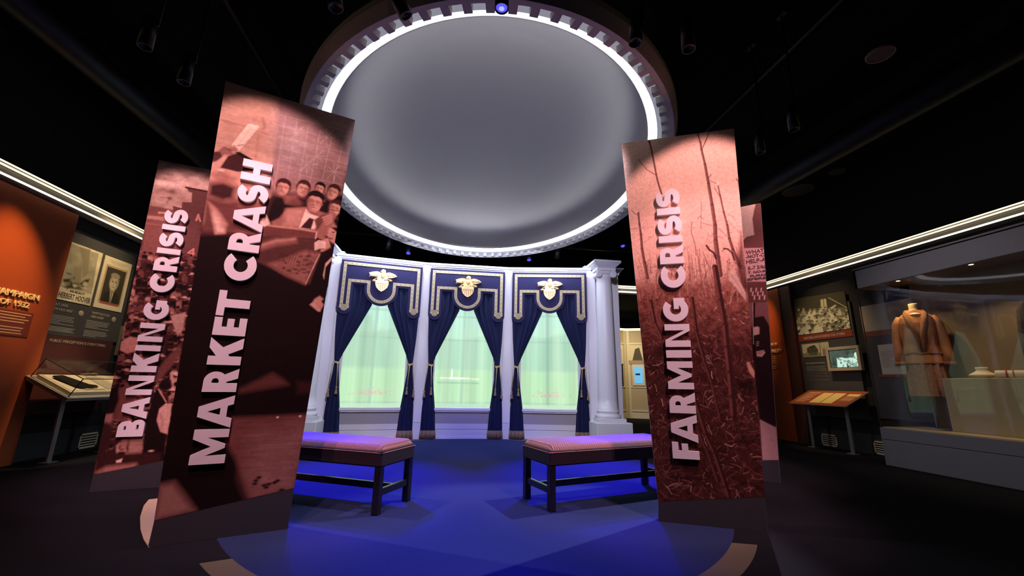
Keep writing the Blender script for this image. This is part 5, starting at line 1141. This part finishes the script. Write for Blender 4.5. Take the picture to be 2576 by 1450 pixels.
WL = em('warm_lamp', (1.0, .78, .42), 12.0)
for y in (5.10, 4.2, 3.3):
    o = MB().lathe([(.001, 2.655), (.028, 2.655), (.034, 2.66), (.034, 2.69)], 6.62, y, 16, M=O).build('downlight', BLACK, t)
    MB().lathe([(.001, 2.653), (.024, 2.653)], 6.62, y, 14, M=O).build('lamp', WL, o)
    spot('case_lamp', (6.62, y, 2.62), (6.75, y-.05, .6), 26, (1.0, .68, .34), 84, .9, .03)
t = thing('case_text_panel', 'beige wall panel with a dark red stripe seen through the end of the glass case', 'display panel', (7.07, 5.7, 0))
BEI = pm('beige_panel', (.36, .32, .25), .6, var=.05); O = loc_of(t)
MB().box(7.055, XR, 5.20, 6.14, 2.02, 2.46, O).build('beige_field', BEI, t); MB().box(7.05, XR-.002, 5.20, 6.14, 1.93, 2.02, O).build('red_stripe', pm('dark_red_stripe', (.17, .035, .025), .5), t)
MB().box(7.055, XR, 5.20, 6.14, .6, 1.93, O).build('dark_field', pm('navy_black_panel', (.035, .035, .045), .6), t)
MB().box(7.04, 7.05, 5.52, 5.93, 1.30, 1.78, O).build('text_sheet', pm('pale_sheet', (.46, .43, .36), .6), t); MB().box(7.043, 7.053, 5.25, 6.0, 1.255, 1.30, O).build('red_stripe', pm('dark_red_stripe', (.17, .035, .025), .5), t)
lines(t, 7.039, 5.90, 5.62, 1.42, 1.66, 9, pm('dim_text_lines', (.20, .18, .14), .6), -1, th=.006)

def mannequin(label, loc, rz, jm, skm, fur, H=1.78):
    t = thing('costume_on_mannequin', label, 'dress', loc, radians(rz))
    def body(z, a, prof, fold=0, nf=14, ph=0):
        rx, ry, cy = interp3(z, prof); f = 1+fold*sin(nf*a+ph+z*2.0); return (rx*f*cos(a), cy+ry*f*sin(a), z)
    def interp3(z, tab):
        for p, q in zip(tab, tab[1:]):
            if p[0] >= z >= q[0]: k = (p[0]-z)/(p[0]-q[0]+1e-9); return tuple(p[i]+(q[i]-p[i])*k for i in (1, 2, 3))
        return tab[-1][1:]
    JP = [(1.62, .055, .055, 0), (1.56, .075, .065, 0), (1.52, .13, .08, .005), (1.46, .205, .11, .01), (1.38, .215, .125, 0), (1.25, .205, .135, -.01), (1.08, .185, .125, 0), (.98, .205, .14, 0), (.86, .225, .16, 0)]
    SP = [(.95, .18, .13, 0), (.80, .195, .15, 0), (.55, .205, .17, 0), (.42, .21, .175, 0)]
    n = 72
    def surf(prof, z1, z0, nz, fold, nf, ph=0):
        m = MB(); vs = []
        for j in range(nz+1):
            z = z1+(z0-z1)*j/nz; k = min(1, max(0, (1.5-z)/.5))
            for i in range(n): vs.append(body(z, 2*pi*i/n, prof, fold*k, nf, ph))
        m.add(vs, [(j*n+i, j*n+(i+1) % n, (j+1)*n+(i+1) % n, (j+1)*n+i) for j in range(nz) for i in range(n)], True); return m
    surf(JP, 1.56, .84, 44, .035, 9).build('jacket', jm, t); surf(SP, .93, .42, 26, .07, 15, 1).build('skirt', skm, t)
    for s in (-1, 1):
        MB().tube([(s*.165, .0, 1.47), (s*.215, .005, 1.37), (s*.238, .0, 1.18), (s*.250, -.03, 1.0), (s*.245, -.06, .84)], [.046, .060, .060, .056, .060], 16).build('sleeve', jm, t)
        MB().tube([(s*.246, -.06, .86), (s*.245, -.062, .82)], [.068, .070], 16).build('cuff', fur, t)
    m = MB(); 
    for s in (-1, 1): m.tube([(s*.02, .085, 1.56), (s*.085, .05, 1.55), (s*.10, -.05, 1.50), (s*.075, -.115, 1.38), (s*.03, -.135, 1.20), (s*.02, -.14, 1.0)], [.026, .03, .036, .038, .034, .024], 12)
    m.build('fur_collar', fur, t)
    m = MB(); a = [(.208*cos(2*pi*i/40), .145*sin(2*pi*i/40), .97+.006*sin(i)) for i in range(41)]; m.tube(a, .014, 8, caps=False); m.build('belt', fur, t)
    MB().lathe([(.001, 1.655), (.048, 1.655), (.052, 1.645), (.050, 1.60), (.060, 1.54), (.10, 1.50)], n=28).build('neck_block', pm('linen_mannequin', (.62, .48, .26), .6), t)
    MB().tube([(0, .02, 0), (0, .02, .9)], .014, 8).lathe([(.001, 0), (.14, 0), (.15, .006), (.14, .014), (.02, .016)], n=28).build('stand', STEEL, t)
    return t
RUST = pm('rust_brown_velvet', (.50, .19, .055), .6, var=.45, scale=11, bump=.3); RUS2 = pm('rust_lace', (.34, .15, .07), .7, var=.5, scale=26, bump=.3); FUR = pm('brown_fur_trim', (.42, .18, .07), .9, var=.5, scale=70, bump=.9)
mannequin('rust brown fur-trimmed costume on a headless mannequin inside the glass case', (6.74, 5.06, .53), -50, RUST, RUS2, FUR).scale = (1.0, 1.0, 1.07)
mannequin('dark fur coat over a teal skirt on a mannequin at the right picture edge', (6.74, 3.64, .53), -60, pm('dark_brown_fur', (.11, .075, .045), .9, var=.6, scale=60, bump=1.0), pm('teal_satin', (.10, .15, .16), .4, var=.2), pm('grey_fur', (.26, .21, .14), .9, var=.6, scale=70, bump=1.0)).scale = (1.0, 1.0, 1.07)
loose('display_riser', 'tan block riser holding the necklace bust in the glass case', 'riser', MB().box(6.66, 7.02, 3.95, 4.83, .531, 1.22, ch=.005), pm('tan_riser', (.40, .33, .17), .7, var=.06))
t = thing('necklace_bust', 'cream necklace bust on the tan riser in the glass case', 'necklace stand', (6.80, 4.46, 1.221), radians(-55))
MB().lathe([(.001, 0), (.05, 0), (.06, .012), (.118, .030), (.130, .040), (.118, .050), (.078, .075), (.055, .092), (.052, .105), (.060, .128), (.056, .138), (.001, .142)], n=36, rx=1, ry=.62).build('bust_form', pm('cream_velvet', (.72, .62, .40), .8), t)
m = MB().tube([(.078*cos(a), .050*sin(a), .078-.018*max(0, -sin(a))) for a in [2*pi*i/30 for i in range(31)]], .003, 6, caps=False); m.lathe([(.001, -.01), (.007, 0), (.001, .01)], n=8, M=Matrix.Translation((0, -.055, .052))); m.build('necklace', pm('dark_beads', (.20, .07, .04), .3), t)
t = thing('bracelet_roll', 'cream jewellery roll with red bracelets beside the necklace bust', 'bracelet stand', (6.80, 4.18, 1.223), radians(-65))
RX90 = Matrix.Rotation(pi/2, 4, 'Y')
MB().lathe([(.001, -.13), (.042, -.13), (.045, -.125), (.045, .125), (.042, .13), (.001, .13)], n=28, M=Matrix.Translation((0, 0, .046)) @ RX90).build('roll', pm('cream_velvet', (.72, .62, .40), .8), t)
for x in (-.035, .02): MB().lathe([(.0455, -.008), (.050, -.006), (.050, .006), (.0455, .008)], n=28, M=Matrix.Translation((x, 0, .046)) @ RX90).build('bracelet', pm('red_bead_bracelet', (.40, .04, .03), .35), t)
loose('display_plinth', 'tan plinth at the floor of the glass case beside the second mannequin', 'riser', MB().box(6.66, 7.02, 3.0, 3.4, .531, .90, ch=.005), pm('tan_riser', (.40, .33, .17), .7, var=.06))

# ------------------------------------------------------------------ next gallery seen through the opening right of the column
GAL = pm('gallery_tan_wall', (.46, .36, .20), .6, var=.05); GTR = pm('gallery_cream_trim', (.66, .58, .40), .5)
def seg(p0, p1): d = Vector((p1[0]-p0[0], p1[1]-p0[1], 0)); return Matrix.Translation((p0[0], p0[1], 0)) @ Matrix.Rotation(atan2(d.y, d.x), 4, 'Z'), d.length
MA, LA = seg((4.6, 13.25), (5.98, 13.50)); MBm, LB = seg((5.98, 13.50), (7.0, 13.05))
m = MB(); tr = MB()
for M_, L_ in ((MA, LA), (MBm, LB)):
    m.box(0, L_, 0, .1, 0, 2.95, M_); tr.box(0, L_, -.03, 0, 2.87, 2.95, M_)
    for z in (0, .22, .98, 2.42): tr.box(0, L_, -.02, 0, z, z+(.05 if z else .18), M_)
    for x in (.02, L_-.10): tr.box(x, x+.08, -.025, 0, 0, 2.9, M_)
struct(m.build('wall_gallery', GAL)); struct(tr.build('trim_7', GTR))
lt = MB(); lt.box(0, LA, -.06, -.03, 2.90, 2.96, MA).box(0, LB, -.06, -.03, 2.90, 2.96, MBm); struct(lt.build('trim_8', em('gallery_strip', (1.0, .88, .55), 2.0)))
struct(MB().box(4.4, 7.1, 9.3, 13.4, 3.5, 3.55).build('trim_9', CEILM))
def gpic(label, M_, x0, x1, z0, z1, painter, base, nm='framed_picture'):
    t = thing(nm, label, 'picture', M_ @ Vector(((x0+x1)/2, 0, z0))); t.rotation_euler = (0, 0, M_.to_euler().z); xc = (x0+x1)/2
    MB().box(x0-xc, x1-xc, -.03, 0, 0, z1-z0, ch=.004).build('board', GTR, t)
    c = Canvas([(x0-xc, 0), (x1-xc, 0), (x1-xc, z1-z0), (x0-xc, z1-z0)], 90, int(90*(z1-z0)/(x1-x0)), base); c.mp = lambda a, b: (a, b); painter(c)
    c.build('print', PRINTM, t, lambda X, Z: (X, -.032+X*0, Z)); return t
def pa(c):
    c.poly([(-.5, 0), (.5, 0), (.5, .5), (-.5, .5)], (.55, .45, .3), .01, raw=True)
    c.poly([(-.05, 0), (-.08, .32), (.0, .48), (.12, .48), (.22, .3), (.2, 0)], (.05, .04, .035), .008, raw=True); c.ell((.06, .58), .06, .085, (.5, .4, .25), .006, raw=True); c.ell((.06, .63), .06, .04, (.2, .16, .1), .006, raw=True)
    for i in range(16): c.line([(-.5+i*.07, 0), (-.5+i*.07, .26)], .012, (.62, .54, .38), raw=True)
    c.line([(-.6, .27), (.6, .27)], .022, (.6, .5, .34), raw=True); c.poly([(.35, 0), (.42, 0), (.42, .8), (.35, .8)], (.68, .6, .42), .01, raw=True)
gpic('framed photograph of a person in a dark suit behind a balustrade in the far gallery', MA, .45, 1.25, 1.76, 2.40, pa, (.74, .64, .42))
def pb(c):
    c.poly([(-.40, .46), (-.1, .50), (-.12, .84), (-.40, .8)], (.6, .48, .28), .008, raw=True); c.ell((-.26, .70), .06, .09, (.7, .6, .4), raw=True); c.ell((-.26, .6), .1, .06, (.04, .03, .03), raw=True)
    for i in range(9): c.line([(.02, .82-i*.03), (.22+.05*(i % 2), .82-i*.03)], .010, (.25, .22, .16), raw=True)
    c.poly([(-.32, .16), (.26, .16), (.26, .40), (-.32, .40)], (.42, .36, .22), .004, raw=True)
    for i in range(5): c.ell((-.22+i*.1, .29), .032, .04, (.66, .58, .4), raw=True); c.poly([(-.27+i*.1, .17), (-.25+i*.1, .26), (-.18+i*.1, .26), (-.17+i*.1, .17)], (.08, .06, .04) if i % 2 else (.5, .44, .3), raw=True)
    for i in range(4): c.line([(-.30, .12-i*.025), (.25, .12-i*.025)], .008, (.2, .18, .14), raw=True)
gpic('black text panel with two photographs under the balustrade picture in the far gallery', MA, .40, 1.22, 1.02, 1.74, pb, (.022, .022, .028), 'text_panel')
def pc(c): c.poly([(-.15, 0), (-.02, .5), (.12, .55), (.25, 0)], (.1, .08, .05), .01, raw=True); c.poly([(-.3, .0), (.3, .0), (.3, .12), (-.3, .12)], (.35, .28, .18), .02, raw=True)
gpic('narrow sepia picture on the angled facet of the far gallery', MBm, .06, .55, 1.76, 2.40, pc, (.66, .56, .36))
t = thing('wall_screen', 'small blue lit screen in a cream frame on the angled far gallery wall', 'monitor', MBm @ Vector((.36, 0, 1.05))); t.rotation_euler = (0, 0, MBm.to_euler().z)
MB().box(-.20, .20, -.05, 0, 0, .70, ch=.004).build('frame', GTR, t); MB().box(-.13, .13, -.055, -.05, .08, .62).build('screen', em('blue_screen', lin(90, 170, 215), 1.0), t)
MB().box(-.10, .05, -.058, -.055, .34, .40).build('screen_figure', pm('dark_screen', (.02, .02, .025), .15), t)

# ------------------------------------------------------------------ black ceiling: tracks, ducts, hanging spot lamps
t = None
def lamp(label, p, tilt=(0, 0), L=.26, r=.048, blue=False, warm=False, stem=True):
    t = thing('track_spotlight', label, 'spotlight', p, group='black cylinder spotlights on the ceiling'); R = Matrix.Rotation(radians(tilt[0]), 4, 'X') @ Matrix.Rotation(radians(tilt[1]), 4, 'Y')
    MB().lathe([(r*.80, .012), (r*.86, .0), (r, .0), (r, L-.01), (r*.94, L), (.001, L)], n=28, M=R).lathe([(r*.80, .012), (.001, .03)], n=28, M=R).build('housing', BLACK, t)
    if blue or warm:
        lm = em('blue_lens', (.07, .06, 1.0), 1.8) if blue else WL
        o = MB().lathe([(.001, .004), (r*.5, .002), (r*.78, .008)], n=20, M=R).build('lens', lm, t)
        if blue and p[1] < 3: MB().lathe([(.001, .0005), (r*.38, .0)], n=16, M=R).build('lens_core', em('pale_blue_core', (.35, .42, 1.0), 1.3), o)
    if stem:
        q = R @ Vector((0, 0, L*.75)); MB().tube([(q.x, q.y, q.z), (q.x+r*1.1, q.y, q.z), (q.x+r*1.1, q.y, ZC-p[2]-.05)], .008, 6).build('stem', BLACK, t)
        MB().box(q.x+r*1.1-.03, q.x+r*1.1+.03, q.y-.06, q.y+.06, ZC-p[2]-.06, ZC-p[2]-.01, ch=.005).build('track_adapter', BLACK, t)
    return t
P345 = lambda x, y, z=3.45: tuple(onfloor(x, y, z))
lamp('blue-lit spotlight hanging at the top centre in front of the dome', P345(1262, 22, 3.50), blue=True)
lamp('tilted black spotlight cutting across the dome edge near the top', P345(1022, 40, 3.5), (14, -30))
lamp('black spotlight at the top edge left of the dome', P345(845, 20, 3.5), (0, -12))
lamp('black spotlight at the top right beside the dome edge, nearer the dome', P345(1598, 108), (0, 6)); lamp('black spotlight with a faint red glint at the top right of the dome', P345(1733, 124))
lamp('black spotlight higher of the pair above the far left banner', P345(364, 118)); lamp('black spotlight lower of the pair above the far left banner', P345(462, 208))
lamp('black spotlight higher of the pair right of the farming banner', P345(1998, 326, 3.5)); lamp('black spotlight lower of the pair right of the farming banner', P345(1914, 384, 3.5))
for lab, p in (('small blue spotlight behind the window bay, left of centre', (1027, 638, 9.5)), ('small blue spotlight behind the window bay, right of centre', (1331, 655, 9.5)), ('small blue spotlight beside the farming banner edge', (1567, 620, 8.75))):
    q = hit(p[0], p[1], (0, p[2], 0), np.array([0, 1.0, 0])); lamp(lab, tuple(q), (-25, 0), blue=True, r=.06)
for lab, p in (('dark spotlight above the leftmost bay window', (975, 628, 9.2)), ('dark spotlight above the rightmost bay window', (1400, 650, 9.2))):
    q = hit(p[0], p[1], (0, p[2], 0), np.array([0, 1.0, 0])); lamp(lab, tuple(q), (0, 8), r=.06)
for lab, p in (('small warm downlight slit in the ceiling at far left', (130, 318)), ('small warm downlight slit above the banking banner', (371, 474))):
    q = onfloor(p[0], p[1], ZC-.003); tt = thing('recessed_downlight', lab, 'downlight', tuple(q), group='recessed warm downlights'); MB().lathe([(.11, 0), (.075, -.004), (.07, .002)], n=28).build('trim_ring', BLACK, tt)
    MB().lathe([(.001, -.006), (.085, -.006)], n=20).build('lamp', em('dim_warm_lamp', (1.0, .72, .38), 1.6), tt)
for lab, p, r in (('round brown ceiling speaker grille at upper right', (2215, 138), .135), ('large faint round ceiling vent right of the farming banner', (2008, 480), .26), ('small faint round ceiling fitting at right', (2107, 433), .12)):
    q = onfloor(p[0], p[1], ZC-.02); tt = thing('ceiling_grille', lab, 'ceiling grille', tuple(q)); big = r == .135
    MB().lathe([(r*.92, .0), (r, -.008), (r*1.04, .0), (r*1.04, .02)], n=40).build('rim', pm('brown_rim', (.55, .36, .22), .5) if big else pm('dim_rim', (.08, .08, .08), .6), tt)
    MB().lathe([(.001, .004), (r*.92, .004)], n=40).build('mesh_disc', pm('brown_mesh', (.26, .16, .10), .6) if big else pm('dim_mesh', (.05, .05, .05), .6), tt)
def rail(label, a, b, r=.02, nm='ceiling_track', cat='lighting track', box=True):
    a = Vector(a); b = Vector(b); c0 = (a+b)/2; t = thing(nm, label, cat, tuple(c0)); M_ = Matrix.Rotation(atan2(b.y-a.y, b.x-a.x), 4, 'Z'); L = (b-a).length
    if box: MB().box(-L/2, L/2, -r, r, -r, r, M_, ch=.003).build('channel', BLACK, t)
    else: MB().tube([M_ @ Vector((-L/2, 0, 0)), M_ @ Vector((L/2, 0, 0))], r, 16).build('duct', pm('dull_black_duct', (.018, .018, .019), .5), t)
    for s in (-.4, .4): q = M_ @ Vector((s*L, 0, 0)); MB().tube([q, (q.x, q.y, ZC-c0.z)], .006, 6).build('hanger', BLACK, t)
zt = ZC-.04
rail('long black lighting track over the left aisle', (-2.4, .5, zt-.1), (-2.4, 8, zt-.1)); rail('long black lighting track over the right aisle', (3.6, .5, zt-.1), (3.6, 8.6, zt-.1)); rail('black lighting track across the front of the room', (-3, 2.1, zt-.1), (4.5, 2.1, zt-.1))
rail('black lighting track behind the window bay', (-3.5, 9.3, 4.3), (5.0, 9.3, 4.3))
rail('round black air duct over the left wall', (-4.4, 1, 4.55), (-4.0, 9, 4.55), .16, 'air_duct', 'duct', False); rail('round black air duct over the right display case', (5.6, 1, 4.5), (5.2, 9.5, 4.5), .18, 'air_duct', 'duct', False)
